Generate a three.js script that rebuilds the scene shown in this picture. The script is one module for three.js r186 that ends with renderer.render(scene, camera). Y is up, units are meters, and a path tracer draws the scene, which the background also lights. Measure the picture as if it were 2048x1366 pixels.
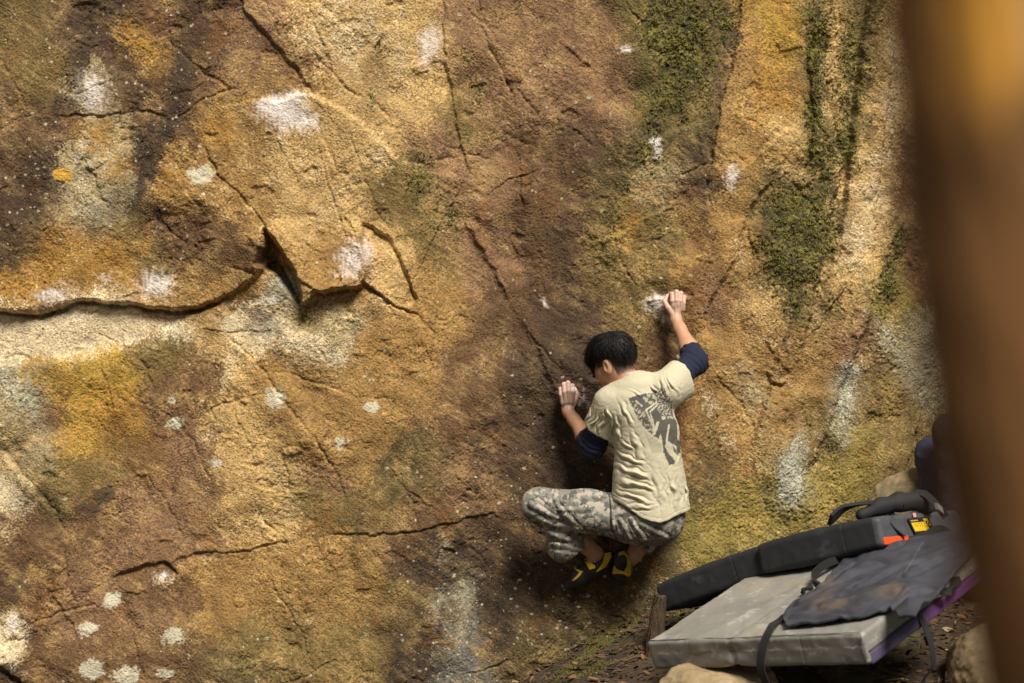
import * as THREE from 'three';
import { mergeGeometries } from 'three/addons/utils/BufferGeometryUtils.js';

// ------------------------------------------------------------------ camera, sky, sun, exposure
const scene = new THREE.Scene();
const TILT = Math.atan2(1.13, 9), DIST = Math.hypot(1.13, 9), ORIGIN = new THREE.Vector3(0, 1.37, 0);   // the rock face leans back a little; its frame: x right, y up the face, z out of it
const camera = new THREE.PerspectiveCamera(19.0, 1024 / 683, 0.05, 400);
camera.position.set(0, 2.5, 9);
camera.lookAt(ORIGIN);
camera.focus = DIST - 0.35;
camera.userData.fStop = 2.1;
scene.add(camera);
const sunDir = new THREE.Vector3(0.42, 1.40, 0.84).normalize();
{
  // overcast-to-thin-cloud sky, pale at the horizon and cooler above
  const w = 128, h = 64, d = new Float32Array(w * h * 4);
  for (let j = 0; j < h; j++) {
    const e = (j + 0.5) / h * 2 - 1;                       // -1 nadir .. 1 zenith
    const up = Math.max(0, e), k = e < 0 ? 0.35 : 1;
    for (let i = 0; i < w; i++) {
      const o = (j * w + i) * 4, b = 0.13 + 0.09 * up;
      d[o] = b * 1.00 * k; d[o + 1] = b * 0.99 * k; d[o + 2] = b * (1.0 + 0.06 * up) * k; d[o + 3] = 1;
    }
  }
  const t = new THREE.DataTexture(d, w, h, THREE.RGBAFormat, THREE.FloatType);
  t.mapping = THREE.EquirectangularReflectionMapping; t.magFilter = t.minFilter = THREE.LinearFilter; t.needsUpdate = true;
  scene.background = t; scene.environment = t;
}
const sun = new THREE.DirectionalLight(new THREE.Color(1, 0.92, 0.79), 5);
sun.position.copy(ORIGIN).addScaledVector(sunDir, 20);
sun.target.position.copy(ORIGIN);
sun.castShadow = true; sun.shadow.radius = 40; sun.shadow.mapSize.set(2048, 2048);
Object.assign(sun.shadow.camera, { left: -6, right: 6, top: 6, bottom: -6, near: 1, far: 50 });
scene.add(sun, sun.target);
const renderer = new THREE.WebGLRenderer({ antialias: true });
renderer.toneMapping = THREE.LinearToneMapping;
renderer.toneMappingExposure = 1.12;
renderer.shadowMap.enabled = true;

// ------------------------------------------------------------------ small tools
const clamp = (x, a, b) => x < a ? a : x > b ? b : x, mix = (a, b, t) => a + (b - a) * t;
const sstep = (a, b, x) => { const t = clamp((x - a) / (b - a), 0, 1); return t * t * (3 - 2 * t); };
function rng(seed) { let a = seed >>> 0; return () => { a = a + 0x6D2B79F5 | 0; let t = Math.imul(a ^ a >>> 15, 1 | a); t = t + Math.imul(t ^ t >>> 7, 61 | t) ^ t; return ((t ^ t >>> 14) >>> 0) / 4294967296; }; }
const PERM = new Uint8Array(512), GX = new Float64Array(256), GY = new Float64Array(256), GZ = new Float64Array(256);
{
  const r = rng(7), p = [...Array(256).keys()];
  for (let i = 255; i > 0; i--) { const j = Math.floor(r() * (i + 1)); [p[i], p[j]] = [p[j], p[i]]; }
  for (let i = 0; i < 512; i++) PERM[i] = p[i & 255];
  for (let i = 0; i < 256; i++) { const z = r() * 2 - 1, a = r() * 6.2832, q = Math.sqrt(1 - z * z); GX[i] = q * Math.cos(a); GY[i] = q * Math.sin(a); GZ[i] = z; }
}
function n2(x0, y0) {
  let x = x0 * 0.809 + y0 * 0.588, y = y0 * 0.809 - x0 * 0.588;
  const fx = Math.floor(x), fy = Math.floor(y), X = fx & 255, Y = fy & 255; x -= fx; y -= fy;
  const u = x * x * x * (x * (x * 6 - 15) + 10), v = y * y * y * (y * (y * 6 - 15) + 10);
  const a = PERM[PERM[X] + Y], b = PERM[PERM[X + 1] + Y], c = PERM[PERM[X] + Y + 1], e = PERM[PERM[X + 1] + Y + 1];
  const p = GX[a] * x + GY[a] * y, q = GX[b] * (x - 1) + GY[b] * y, r = GX[c] * x + GY[c] * (y - 1), s = GX[e] * (x - 1) + GY[e] * (y - 1);
  const t0 = p + (q - p) * u, t1 = r + (s - r) * u; return (t0 + (t1 - t0) * v) * 1.6;
}
function n3(x, y, z) {
  const fx = Math.floor(x), fy = Math.floor(y), fz = Math.floor(z), X = fx & 255, Y = fy & 255, Z = fz & 255; x -= fx; y -= fy; z -= fz;
  const u = x * x * (3 - 2 * x), v = y * y * (3 - 2 * y), w = z * z * (3 - 2 * z);
  let r = 0;
  for (let k = 0; k < 8; k++) {
    const i = k & 1, j = k >> 1 & 1, l = k >> 2, g = PERM[PERM[PERM[X + i] + Y + j] + Z + l];
    r += (GX[g] * (x - i) + GY[g] * (y - j) + GZ[g] * (z - l)) * (i ? u : 1 - u) * (j ? v : 1 - v) * (l ? w : 1 - w);
  }
  return r * 1.5;
}
function fbm(x, y, o) { let a = 0.5, s = 0; for (let i = 0; i < o; i++) { s += a * n2(x, y); const t = x * 1.62 - y * 1.22 + 17.1; y = x * 1.22 + y * 1.62 + 9.7; x = t; a *= 0.5; } return s; }
function fbm3(x, y, z, o) { let a = 0.5, s = 0; for (let i = 0; i < o; i++) { s += a * n3(x, y, z); x = x * 2.03 + 7.1; y = y * 2.03 + 3.7; z = z * 2.03 + 1.3; a *= 0.5; } return s; }
// rock frame: a place on the face is read in hundredths-of-450 chart units (450 units to the metre, origin top left), z metres off the face
const J = (u, v, z) => { const k = (1 - z / DIST) / 450; return [(u - 1024) * k, (683 - v) * k, z]; };
const cT = Math.cos(TILT), sT = Math.sin(TILT);
const QROCK = new THREE.Quaternion().setFromAxisAngle(new THREE.Vector3(1, 0, 0), -TILT);
const toWorld = ([x, y, z]) => new THREE.Vector3(x, ORIGIN.y + y * cT + z * sT, -y * sT + z * cT);
const fromWorld = (x, y, z) => [x, (y - ORIGIN.y) * cT - z * sT, (y - ORIGIN.y) * sT + z * cT];
const taken = {};
function numbered(n) { const k = taken[n] = (taken[n] ?? -1) + 1; return k ? n + '_' + String(k).padStart(3, '0') : n; }
function place(o) { o.traverse(m => { if (m.isMesh) { m.castShadow = m.receiveShadow = true; } }); scene.add(o); return o; }
function tag(o, label, category, group) { o.userData.label = label; o.userData.category = category; if (group) o.userData.group = group; return o; }
// a thing built in the rock frame: a Group at its base; parts are added with geometry given in the rock frame
function rockThing(name, base, label, category, group) {
  const g = new THREE.Group(); g.name = numbered(name); g.position.copy(toWorld(base)); g.quaternion.copy(QROCK); g.userData.base = undefined; delete g.userData.base;
  tag(g, label, category, group);
  g.base_ = base; scene.add(g); return g;
}
function part(thing, name, geo, mat, parent) {
  const b = thing.base_; geo.translate(-b[0], -b[1], -b[2]);
  const m = new THREE.Mesh(geo, mat); m.name = name; m.castShadow = m.receiveShadow = true; (parent || thing).add(m); return m;
}
const lin = (r, g, b) => new THREE.Color().setRGB(r, g, b);
function std(o) { return new THREE.MeshStandardMaterial({ roughness: 0.9, ...o }); }

// ------------------------------------------------------------------ distance-field modelling
function cap(a, ra, b, rb) {
  const [ax, ay, az] = a, dx = b[0] - ax, dy = b[1] - ay, dz = b[2] - az, L = dx * dx + dy * dy + dz * dz || 1e-9;
  return (x, y, z) => { const px = x - ax, py = y - ay, pz = z - az, t = clamp((px * dx + py * dy + pz * dz) / L, 0, 1); return Math.hypot(px - dx * t, py - dy * t, pz - dz * t) - (ra + (rb - ra) * t); };
}
const ball = (c, r) => (x, y, z) => Math.hypot(x - c[0], y - c[1], z - c[2]) - r;
function frame(f, u0) {   // orthonormal [f, u, s] with s toward +z where it can be
  const F = new THREE.Vector3(...f).normalize(), U = new THREE.Vector3(...u0); U.addScaledVector(F, -U.dot(F)).normalize();
  const S = new THREE.Vector3().crossVectors(F, U); if (S.z < 0) S.negate();
  return [F.toArray(), U.toArray(), S.toArray()];
}
function ell(c, [f, u, s], r) {
  const m = Math.min(...r);
  return (x, y, z) => {
    const px = x - c[0], py = y - c[1], pz = z - c[2];
    const a = (px * f[0] + py * f[1] + pz * f[2]) / r[0], b = (px * u[0] + py * u[1] + pz * u[2]) / r[1], d = (px * s[0] + py * s[1] + pz * s[2]) / r[2];
    const k0 = Math.hypot(a, b, d), k1 = Math.hypot(a / r[0], b / r[1], d / r[2]);
    return k1 < 1e-6 ? -m : k0 * (k0 - 1) / k1;
  };
}
const AX = [[1, 0, 0], [0, 1, 0], [0, 0, 1]];
function smin(a, b, k) { const h = Math.max(k - Math.abs(a - b), 0) / k; return Math.min(a, b) - h * h * k * 0.25; }
const smax = (a, b, k) => -smin(-a, -b, k);
function join(k, ...fs) { return (x, y, z) => { let d = fs[0](x, y, z); for (let i = 1; i < fs.length; i++) d = smin(d, fs[i](x, y, z), k); return d; }; }
function chain(pts, k = 0.004) { const fs = []; for (let i = 0; i + 1 < pts.length; i++) fs.push(cap(pts[i][0], pts[i][1], pts[i + 1][0], pts[i + 1][1])); return join(k, ...fs); }
const halfspace = (p, n) => { const l = Math.hypot(...n), m = n.map(v => v / l); return (x, y, z) => (x - p[0]) * m[0] + (y - p[1]) * m[1] + (z - p[2]) * m[2]; };
const along = (a, b) => [b[0] - a[0], b[1] - a[1], b[2] - a[2]];
const lerp3 = (a, b, t) => [mix(a[0], b[0], t), mix(a[1], b[1], t), mix(a[2], b[2], t)];
const add3 = (a, ...bs) => bs.reduce((s, b) => [s[0] + b[0], s[1] + b[1], s[2] + b[2]], a), sc3 = (a, k) => [a[0] * k, a[1] * k, a[2] * k];
// sparse surface nets; colour(x, y, z, nx, ny, nz) gives linear rgb
function surface(sdf, lo, hi, cell, colour, slack = 0.02) {
  const N = [0, 1, 2].map(i => Math.max(2, Math.ceil((hi[i] - lo[i]) / cell))), [nx, ny, nz] = N, sy = nx + 1, sz = (nx + 1) * (ny + 1), F = new Float32Array(sz * (nz + 1)).fill(NaN), B = 8, blocks = [];
  const hd = B * cell * 0.87 + slack;
  for (let bz = 0; bz < nz; bz += B) for (let by = 0; by < ny; by += B) for (let bx = 0; bx < nx; bx += B) {
    if (Math.abs(sdf(lo[0] + (bx + B / 2) * cell, lo[1] + (by + B / 2) * cell, lo[2] + (bz + B / 2) * cell)) > hd) continue;
    blocks.push([bx, by, bz]);
    for (let k = bz; k <= Math.min(nz, bz + B); k++) for (let j = by; j <= Math.min(ny, by + B); j++) for (let i = bx; i <= Math.min(nx, bx + B); i++) {
      const o = i + j * sy + k * sz; if (F[o] !== F[o]) F[o] = sdf(lo[0] + i * cell, lo[1] + j * cell, lo[2] + k * cell);
    }
  }
  const at = new Map(), P = [], I = [];
  const corner = [0, 1, sy, sy + 1, sz, sz + 1, sz + sy, sz + sy + 1], E = [[0, 1], [2, 3], [4, 5], [6, 7], [0, 2], [1, 3], [4, 6], [5, 7], [0, 4], [1, 5], [2, 6], [3, 7]];
  for (const [bx, by, bz] of blocks) for (let k = bz; k < Math.min(nz, bz + B); k++) for (let j = by; j < Math.min(ny, by + B); j++) for (let i = bx; i < Math.min(nx, bx + B); i++) {
    const o = i + j * sy + k * sz; let neg = 0;
    for (let c = 0; c < 8; c++) if (F[o + corner[c]] < 0) neg++;
    if (!neg || neg === 8) continue;
    let x = 0, y = 0, z = 0, n = 0;
    for (const [a, b] of E) {
      const fa = F[o + corner[a]], fb = F[o + corner[b]]; if (fa < 0 === fb < 0) continue;
      const t = fa / (fa - fb);
      x += (a & 1) + ((b & 1) - (a & 1)) * t; y += (a >> 1 & 1) + ((b >> 1 & 1) - (a >> 1 & 1)) * t; z += (a >> 2) + ((b >> 2) - (a >> 2)) * t; n++;
    }
    at.set(o, P.length / 3); P.push(lo[0] + (i + x / n) * cell, lo[1] + (j + y / n) * cell, lo[2] + (k + z / n) * cell);
  }
  for (const o of at.keys()) {
    const neg = F[o] < 0;
    const quad = (a, b, c, d, flip) => { a = at.get(a); b = at.get(b); c = at.get(c); d = at.get(d); if (a === undefined || b === undefined || c === undefined || d === undefined) return; if (flip) I.push(a, c, b, a, d, c); else I.push(a, b, c, a, c, d); };
    if (neg !== F[o + 1] < 0) quad(o - sy - sz, o - sz, o, o - sy, !neg);
    if (neg !== F[o + sy] < 0) quad(o - 1 - sz, o - sz, o, o - 1, neg);
    if (neg !== F[o + sz] < 0) quad(o - 1 - sy, o - sy, o, o - 1, !neg);
  }
  const n = P.length / 3, pos = new Float32Array(P), nor = new Float32Array(n * 3), col = colour ? new Float32Array(n * 3) : null, e = cell * 0.5;
  for (let v = 0; v < n; v++) {
    let x = pos[v * 3], y = pos[v * 3 + 1], z = pos[v * 3 + 2], gx, gy, gz, l;
    for (let it = 0; it < 3; it++) {
      gx = sdf(x + e, y, z) - sdf(x - e, y, z); gy = sdf(x, y + e, z) - sdf(x, y - e, z); gz = sdf(x, y, z + e) - sdf(x, y, z - e); l = Math.hypot(gx, gy, gz) || 1e-9;
      gx /= l; gy /= l; gz /= l; if (it === 2) break;
      const d = clamp(sdf(x, y, z) / Math.max(0.4, l / (2 * e)), -cell * 0.6, cell * 0.6); x -= gx * d; y -= gy * d; z -= gz * d;
    }
    pos[v * 3] = x; pos[v * 3 + 1] = y; pos[v * 3 + 2] = z; nor[v * 3] = gx; nor[v * 3 + 1] = gy; nor[v * 3 + 2] = gz;
    if (col) { const c = colour(x, y, z, gx, gy, gz); col[v * 3] = c[0]; col[v * 3 + 1] = c[1]; col[v * 3 + 2] = c[2]; }
  }
  const g = new THREE.BufferGeometry();
  g.setAttribute('position', new THREE.BufferAttribute(pos, 3)); g.setAttribute('normal', new THREE.BufferAttribute(nor, 3));
  if (col) g.setAttribute('color', new THREE.BufferAttribute(col, 3));
  g.setIndex(I); return g;
}
// a webbing strap swept along points; across = direction of its width
function ribbon(pts, width, thick, across) {
  const c = new THREE.CatmullRomCurve3(pts.map(p => new THREE.Vector3(...p))), n = Math.max(8, pts.length * 8), P = [], I = [];
  for (let i = 0; i <= n; i++) {
    const p = c.getPoint(i / n), t = c.getTangent(i / n), A = new THREE.Vector3(...(typeof across === 'function' ? across(i / n) : across)); A.addScaledVector(t, -A.dot(t)).normalize();
    const N = new THREE.Vector3().crossVectors(t, A);
    for (const [s, q] of [[-1, -1], [-0.92, 1], [0.92, 1], [1, -1]]) { const v = p.clone().addScaledVector(A, s * width / 2).addScaledVector(N, q * thick / 2); P.push(v.x, v.y, v.z); }
    if (i) for (let k = 0; k < 4; k++) { const a = (i - 1) * 4 + k, b = (i - 1) * 4 + (k + 1) % 4; I.push(a, b, b + 4, a, b + 4, a + 4); }
  }
  const L = n * 4; I.push(0, 2, 1, 0, 3, 2, L, L + 1, L + 2, L, L + 2, L + 3);
  const g = new THREE.BufferGeometry(); g.setAttribute('position', new THREE.Float32BufferAttribute(P, 3)); g.setIndex(I);
  const f = g.toNonIndexed(); f.computeVertexNormals(); return f;
}
function tube(pts, radii, seg = 8, n = 24) {
  const c = new THREE.CatmullRomCurve3(pts.map(p => new THREE.Vector3(...p))), fr = c.computeFrenetFrames(n), P = [], I = [];
  for (let i = 0; i <= n; i++) {
    const p = c.getPointAt(i / n), k = i / n * (radii.length - 1), a = Math.floor(Math.min(k, radii.length - 1.001)), r = mix(radii[a], radii[a + 1], k - a);
    for (let j = 0; j < seg; j++) { const t = j / seg * 6.2832, v = p.clone().addScaledVector(fr.normals[i], Math.cos(t) * r).addScaledVector(fr.binormals[i], Math.sin(t) * r); P.push(v.x, v.y, v.z); }
    if (i) for (let j = 0; j < seg; j++) { const a0 = (i - 1) * seg + j, b0 = (i - 1) * seg + (j + 1) % seg; I.push(a0, b0, b0 + seg, a0, b0 + seg, a0 + seg); }
  }
  const e = P.length / 3; for (const [i, s] of [[0, 1], [n, -1]]) { const p = c.getPointAt(i / n); P.push(p.x, p.y, p.z); }
  for (let j = 0; j < seg; j++) { I.push(e, (j + 1) % seg, j, e + 1, n * seg + j, n * seg + (j + 1) % seg); }
  const g = new THREE.BufferGeometry(); g.setAttribute('position', new THREE.Float32BufferAttribute(P, 3)); g.setIndex(I); g.computeVertexNormals(); return g;
}

// ------------------------------------------------------------------ the boulder
// chart: 450 units to the metre over the face; U0..U0+TW by V0..V0+TH is covered once by the textures
const U0 = -100, V0 = -91, TW = 2048, TH = 1548;
const axisU = [], axisV = [], STEP = 2.15;
for (let i = 40; i > 0; i--) axisU.push(U0 - 9 * i - 0.55 * i * i);
for (let u = U0; u < U0 + TW; u += STEP) axisU.push(u);
for (let i = 0; i < 70; i++) axisU.push(U0 + TW + 4 + 14 * i);
for (let i = 34; i > 0; i--) axisV.push(V0 - 9 * i - 0.6 * i * i);
for (let v = V0; v < V0 + TH; v += STEP) axisV.push(v);
for (let i = 0; i < 24; i++) axisV.push(V0 + TH + 4 + 12 * i);
const NU = axisU.length, NV = axisV.length, H = new Float32Array(NU * NV);
const Q = 4, QW = Math.ceil(TW / Q) + 1, QH = Math.ceil(TH / Q) + 1;
// soft weights of a stain: ellipses [u, v, ru, rv, turn in degrees, weight]
function weights(list) {
  const m = new Float32Array(QW * QH);
  for (const [u, v, ru, rv, deg = 0, w = 1] of list) {
    const c = Math.cos(deg * Math.PI / 180), s = Math.sin(deg * Math.PI / 180), R = Math.max(ru, rv) * 1.9;
    const i0 = Math.max(0, Math.floor((u - R - U0) / Q)), i1 = Math.min(QW - 1, Math.ceil((u + R - U0) / Q)), j0 = Math.max(0, Math.floor((v - R - V0) / Q)), j1 = Math.min(QH - 1, Math.ceil((v + R - V0) / Q));
    for (let j = j0; j <= j1; j++) for (let i = i0; i <= i1; i++) {
      const du = U0 + i * Q - u, dv = V0 + j * Q - v, a = (du * c + dv * s) / ru, b = (-du * s + dv * c) / rv, e = Math.exp(-(a * a + b * b) * 0.9) * w;
      const o = j * QW + i; m[o] = w > 0 ? Math.max(m[o], e) + Math.min(m[o], e) * 0.5 : m[o] + e;
    }
  }
  return (u, v) => {
    let x = (u - U0) / Q, y = (v - V0) / Q; x = clamp(x, 0, QW - 1.001); y = clamp(y, 0, QH - 1.001);
    const i = x | 0, j = y | 0, o = j * QW + i; x -= i; y -= j;
    return (m[o] * (1 - x) + m[o + 1] * x) * (1 - y) + (m[o + QW] * (1 - x) + m[o + QW + 1] * x) * y;
  };
}
const wMoss = weights([[1345, 90, 80, 140, 0, .72], [1390, 190, 60, 80, 0, .45], [1300, 330, 40, 60, 0, .45], [1550, 500, 60, 70, 0, .6], [1640, 470, 50, 70, 0, .6], [1625, 120, 18, 120, 0, .8], [1480, 560, 40, 40, 0, .35], [1640, 880, 60, 50, 0, .4], [1800, 480, 30, 60, 0, .5], [1400, 60, 70, 70, 0, .55], [1310, 230, 45, 80, 10, .6], [1455, 30, 30, 60, 0, .4], [1650, 60, 26, 90, 0, .6], [1625, 240, 20, 120, 4, .85], [1655, 330, 28, 60, 0, .6], [1595, 440, 75, 80, 0, .85], [1560, 380, 50, 50, 0, .5], [1600, 560, 70, 60, 0, .5],
  [1700, 130, 45, 120, 8, .6], [1690, 290, 20, 60, 0, .7], [1740, 30, 20, 60, 0, .6], [1660, 600, 60, 40, 0, .45], [1560, 640, 40, 60, 0, .35], [1780, 560, 22, 100, 5, .75], [1720, 700, 30, 50, 0, .45], [840, 355, 50, 45, 0, .6], [870, 400, 40, 40, 0, .4], [760, 80, 18, 40, 0, .45], [745, 200, 12, 40, -10, .5], [935, 105, 18, 30, 0, .55], [950, 180, 30, 40, 0, .5], [920, 260, 30, 50, 0, .45],
  [890, 440, 45, 45, 0, .45], [1210, 480, 40, 90, 0, .45], [1240, 400, 30, 60, 0, .4], [1330, 470, 50, 40, 0, .4], [870, 900, 45, 60, 0, .35], [610, 640, 40, 22, 20, .5], [545, 838, 18, 8, 0, .6], [430, 200, 45, 14, 0, .45], [1090, 1310, 40, 30, 0, .6], [1220, 1290, 70, 20, -12, .5], [1700, 1000, 60, 60, 0, .4], [1420, 880, 40, 60, 0, .25], [1700, 220, 30, 100, 5, .4], [480, 1340, 60, 30, 0, .35], [40, 970, 25, 30, 0, .4]]);
const wYel = weights([[1560, 1000, 120, 70, -10, .8], [1460, 1030, 80, 70, -30, .8], [1660, 960, 90, 80, 0, .75], [1790, 650, 45, 120, 8, .8], [1720, 860, 70, 80, 0, .7], [1790, 800, 40, 80, 0, .6], [1420, 940, 40, 60, 0, .4], [1600, 780, 60, 60, 0, .3], [1700, 100, 40, 120, 5, .4], [1690, 300, 30, 60, 0, .5], [620, 650, 90, 30, 15, .55], [700, 660, 50, 30, 0, .4], [1540, 900, 60, 50, 0, .35], [1200, 500, 40, 60, 0, .25], [1230, 1290, 40, 15, 0, .4], [780, 370, 60, 40, 0, .3], [150, 980, 60, 40, 0, .3]]);
const moss = (u, v) => sstep(0.22, 0.72, wMoss(u, v) * 0.80 + 0.55 * fbm(u / 44 + 40, v / 70, 4) + 0.22 * n2(u / 9, v / 11) + 0.34 * n2(u / 4.1, v / 3.7));

// relief
const inTex = (u, v) => sstep(-160, -60, u) * (1 - sstep(1950, 2000, u));
for (let j = 0; j < NV; j++) for (let i = 0; i < NU; i++) {
  const u = axisU[i], v = axisV[j];
  const wu = u + 26 * n2(u / 130, v / 130 + 3), wv = v + 26 * n2(u / 130 + 9, v / 130);
  let h = 0.10 * fbm(u / 620 + 3.1, v / 620 + 1.7, 3) + 0.045 * fbm(wu / 190, wv / 190 + 5, 3);
  { const q = (u - 985 - (v - 683) * .10) / 165; h -= 0.060 * Math.exp(-q * q) * (1 - sstep(1150, 1350, v)); }   // broad trough behind the climber
  // long shallow facets, running down to the right
  const a = (wu * 0.53 + wv * -0.85) / 95, b = (wu * 0.85 + wv * 0.53) / 420, f = n2(a + 2.2, b);
  h += 0.007 * f + 0.004 * n2(a * 2.3 + 4, b * 2.6 + 1) * sstep(-.1, .4, n2(u / 170 + 31, v / 170));
  h += 0.034 * Math.abs(n2(wu / 170 + 14, wv / 230 + 6)) + 0.016 * Math.abs(n2(wu / 80 + 44, wv / 110 + 2));
  const n1 = n2(u / 33, v / 29 + 7), nn2 = n2(u / 15 + 31, v / 13), n4 = n2(u / 7.1, v / 6.3 + 11), n5 = n2(u / 4.3 + 5, v / 4.3);
  const rough = 0.14 + 0.80 * sstep(-0.35, 0.45, n2(u / 170 + 8, v / 170) + .5 * n2(u / 60 + 2, v / 60));
  h += rough * (0.0060 * n1 + 0.0042 * nn2 + 0.0030 * n4 + 0.0022 * n5);
  const pit = n2(u / 11 + 60, v / 8.5 + 2); if (pit > 0.38) h -= 0.009 * (pit - 0.38) * rough * 2;        // solution pits
  const pk = n2((u * .53 - v * .85) / 3.6 + 8, (u * .85 + v * .53) / 12) + .4 * n2(u / 26 + 3, v / 26); if (pk > .34) h -= 0.011 * Math.min(.5, pk - .34) * rough;   // short cuts along the grain
  const m = moss(u, v); if (m > 0.01) h += m * (0.003 + 0.004 * n4 + 0.003 * n2(u / 10 + 3, v / 7) + 0.003 * n5);
  const y = sstep(0.35, 0.7, wYel(u, v)); if (y > 0.01) h += y * (0.004 * n2(u / 6, v / 5 + 50) + 0.003 * n5);
  H[j * NU + i] = h;
}
function span2(ax, a) { let lo = 0, hi = ax.length - 1; while (lo < hi) { const m = lo + hi >> 1; if (ax[m] < a) lo = m + 1; else hi = m; } return [lo]; }
function span(ax, a, b) { let i = 0, k = ax.length - 1; while (i < k && ax[i] < a) i++; while (k > i && ax[k] > b) k--; return [i, k]; }
const warpU = (u, v) => 5 * n2(u / 24, v / 24 + 80) + 2.2 * n2(u / 8, v / 8 + 30), warpV = (u, v) => 5 * n2(u / 24 + 50, v / 24) + 2.2 * n2(u / 8 + 70, v / 8);
function near(L, u, v) {   // signed distance to a polyline: + on its right-hand side seen along it (v down), and place along it
  let best = 1e9, side = 1, t0 = 0;
  for (let k = 0; k + 1 < L.length; k++) {
    const ax = L[k][0], ay = L[k][1], dx = L[k + 1][0] - ax, dy = L[k + 1][1] - ay, q = dx * dx + dy * dy, t = clamp(((u - ax) * dx + (v - ay) * dy) / q, 0, 1), ex = u - ax - dx * t, ey = v - ay - dy * t, d = ex * ex + ey * ey;
    if (d < best - 1e-6) { best = d; side = dx * ey - dy * ex; t0 = (k + t) / (L.length - 1); }
  }
  return [Math.sqrt(best), side >= 0 ? 1 : -1, t0];
}
function crack(L, width, depth, step = 0, reach = 60, warp = 1) {
  const us = L.map(p => p[0]), vs = L.map(p => p[1]), R = Math.max(width * 3, step ? reach * 2.2 : 0) + 8;
  const [i0, i1] = span(axisU, Math.min(...us) - R, Math.max(...us) + R), [j0, j1] = span(axisV, Math.min(...vs) - R, Math.max(...vs) + R);
  for (let j = j0; j <= j1; j++) for (let i = i0; i <= i1; i++) {
    const u = axisU[i], v = axisV[j]; const [d, s, t] = near(L, u + warp * warpU(u, v), v + warp * warpV(u, v)); if (d > R) continue;
    const ends = sstep(0, 0.12, t) * (1 - sstep(0.88, 1, t)), vary = 0.55 + 0.9 * (0.5 + 0.5 * n2(u / 31 + 5, v / 31)), w = width * (0.6 + 0.5 * vary);
    let h = -depth * .8 * vary * Math.exp(-(d / w) * (d / w) * 1.6) * (0.25 + 0.75 * ends);
    if (step) h += step * 0.5 * s * Math.exp(-d / reach) * sstep(0, 5, d) * (0.2 + 0.8 * ends);
    H[j * NU + i] += h;
  }
}
// raised mass bounded by a closed outline: height over it, falling off inward over 'reach' (0 = stays)
function mass(L, height, edge, reach = 0, warp = 1, open = null) {   // open: the one broken edge, when the mass dies out elsewhere
  const us = L.map(p => p[0]), vs = L.map(p => p[1]), C = open || [...L, L[0]];
  const [i0, i1] = span(axisU, Math.min(...us) - 30, Math.max(...us) + 30), [j0, j1] = span(axisV, Math.min(...vs) - 30, Math.max(...vs) + 30);
  for (let j = j0; j <= j1; j++) for (let i = i0; i <= i1; i++) {
    const u0 = axisU[i], v0 = axisV[j], u = u0 + warp * warpU(u0, v0), v = v0 + warp * warpV(u0, v0); let inside = false;
    for (let k = 0, p = L.length - 1; k < L.length; p = k++) if (L[k][1] > v !== L[p][1] > v && u < (L[p][0] - L[k][0]) * (v - L[k][1]) / (L[p][1] - L[k][1]) + L[k][0]) inside = !inside;
    const [d0, , t] = near(C, u, v), d = d0 * (inside ? 1 : -1); if (d < -edge) continue;
    H[j * NU + i] += (open ? (1 - sstep(.92, 1, t)) * sstep(0, .10, t) : 1) * height * sstep(-edge, edge, d) * (reach ? Math.exp(-Math.max(0, d) / reach) : 1);
  }
}
// the undercut crack on the left and the broken blocks at its end
const lip = [[-300, 612], [-60, 622], [0, 624], [40, 630], [75, 633], [110, 622], [150, 606], [185, 603], [215, 612], [255, 610], [290, 617], [345, 625], [395, 619], [425, 606], [450, 594], [485, 572], [515, 552], [530, 538], [538, 522], [548, 520], [562, 540], [578, 566], [592, 600], [604, 613], [622, 604], [634, 584], [652, 588], [690, 580], [722, 579], [730, 568], [745, 578], [775, 602], [800, 618], [832, 628]];
mass([[-700, 612], ...lip, [1100, 560], [1300, 200], [800, -300], [-700, -300]], 0.036, 3, 150, 0.6, [[-700, 612], ...lip]);
{ const edge = [[534, 440], [538, 466], [556, 520], [574, 552], [592, 592], [604, 610], [622, 602], [632, 580], [650, 586], [690, 578], [728, 574], [737, 535], [730, 500], [722, 470], [700, 430]]; mass([...edge, [690, 200], [540, 200]], 0.050, 4, 75, 0.5, edge); }    // right-hand block, proud
mass([[532, 462], [550, 480], [568, 512], [592, 548], [604, 586], [602, 608], [584, 588], [564, 560], [548, 542], [530, 536], [516, 526], [528, 496]], -0.13, 7, 0, 0.4);   // the black notch
mass([[500, 512], [520, 486], [533, 490], [534, 528], [516, 546], [490, 540]], 0.020, 4, 0, .4);
mass([[495, 470], [534, 472], [536, 500], [512, 492]], 0.010, 3, 0, .4);
crack([[460, 536], [500, 543], [512, 546]], 3, .016, .01, 30, .5); crack([[495, 492], [520, 506], [534, 516]], 3, .014, .008, 30, .5); crack([[508, 471], [534, 474], [538, 464]], 3, .014, .008, 20, .5);
crack([[590, 556], [606, 566], [630, 580]], 3, .016, -.012, 30, .5);
crack(lip.slice(1, 15), 5, 0.075, 0, 0, .6); crack(lip.slice(25), 3.5, 0.022, 0, 0, .6);
mass([[727, 448], [770, 472], [800, 520], [822, 575], [832, 606], [800, 612], [765, 590], [740, 560], [742, 520], [726, 480]], -0.022, 4, 0, .6);
crack([[727, 448], [748, 462], [772, 474], [795, 510], [812, 548], [826, 590], [832, 606]], 4, .022, 0, 0, .7);
crack([[690, 432], [705, 460], [716, 478]], 2.2, .012);
crack([[735, 572], [770, 598], [800, 617], [835, 630], [850, 650], [872, 668]], 3.2, .016);
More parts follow.
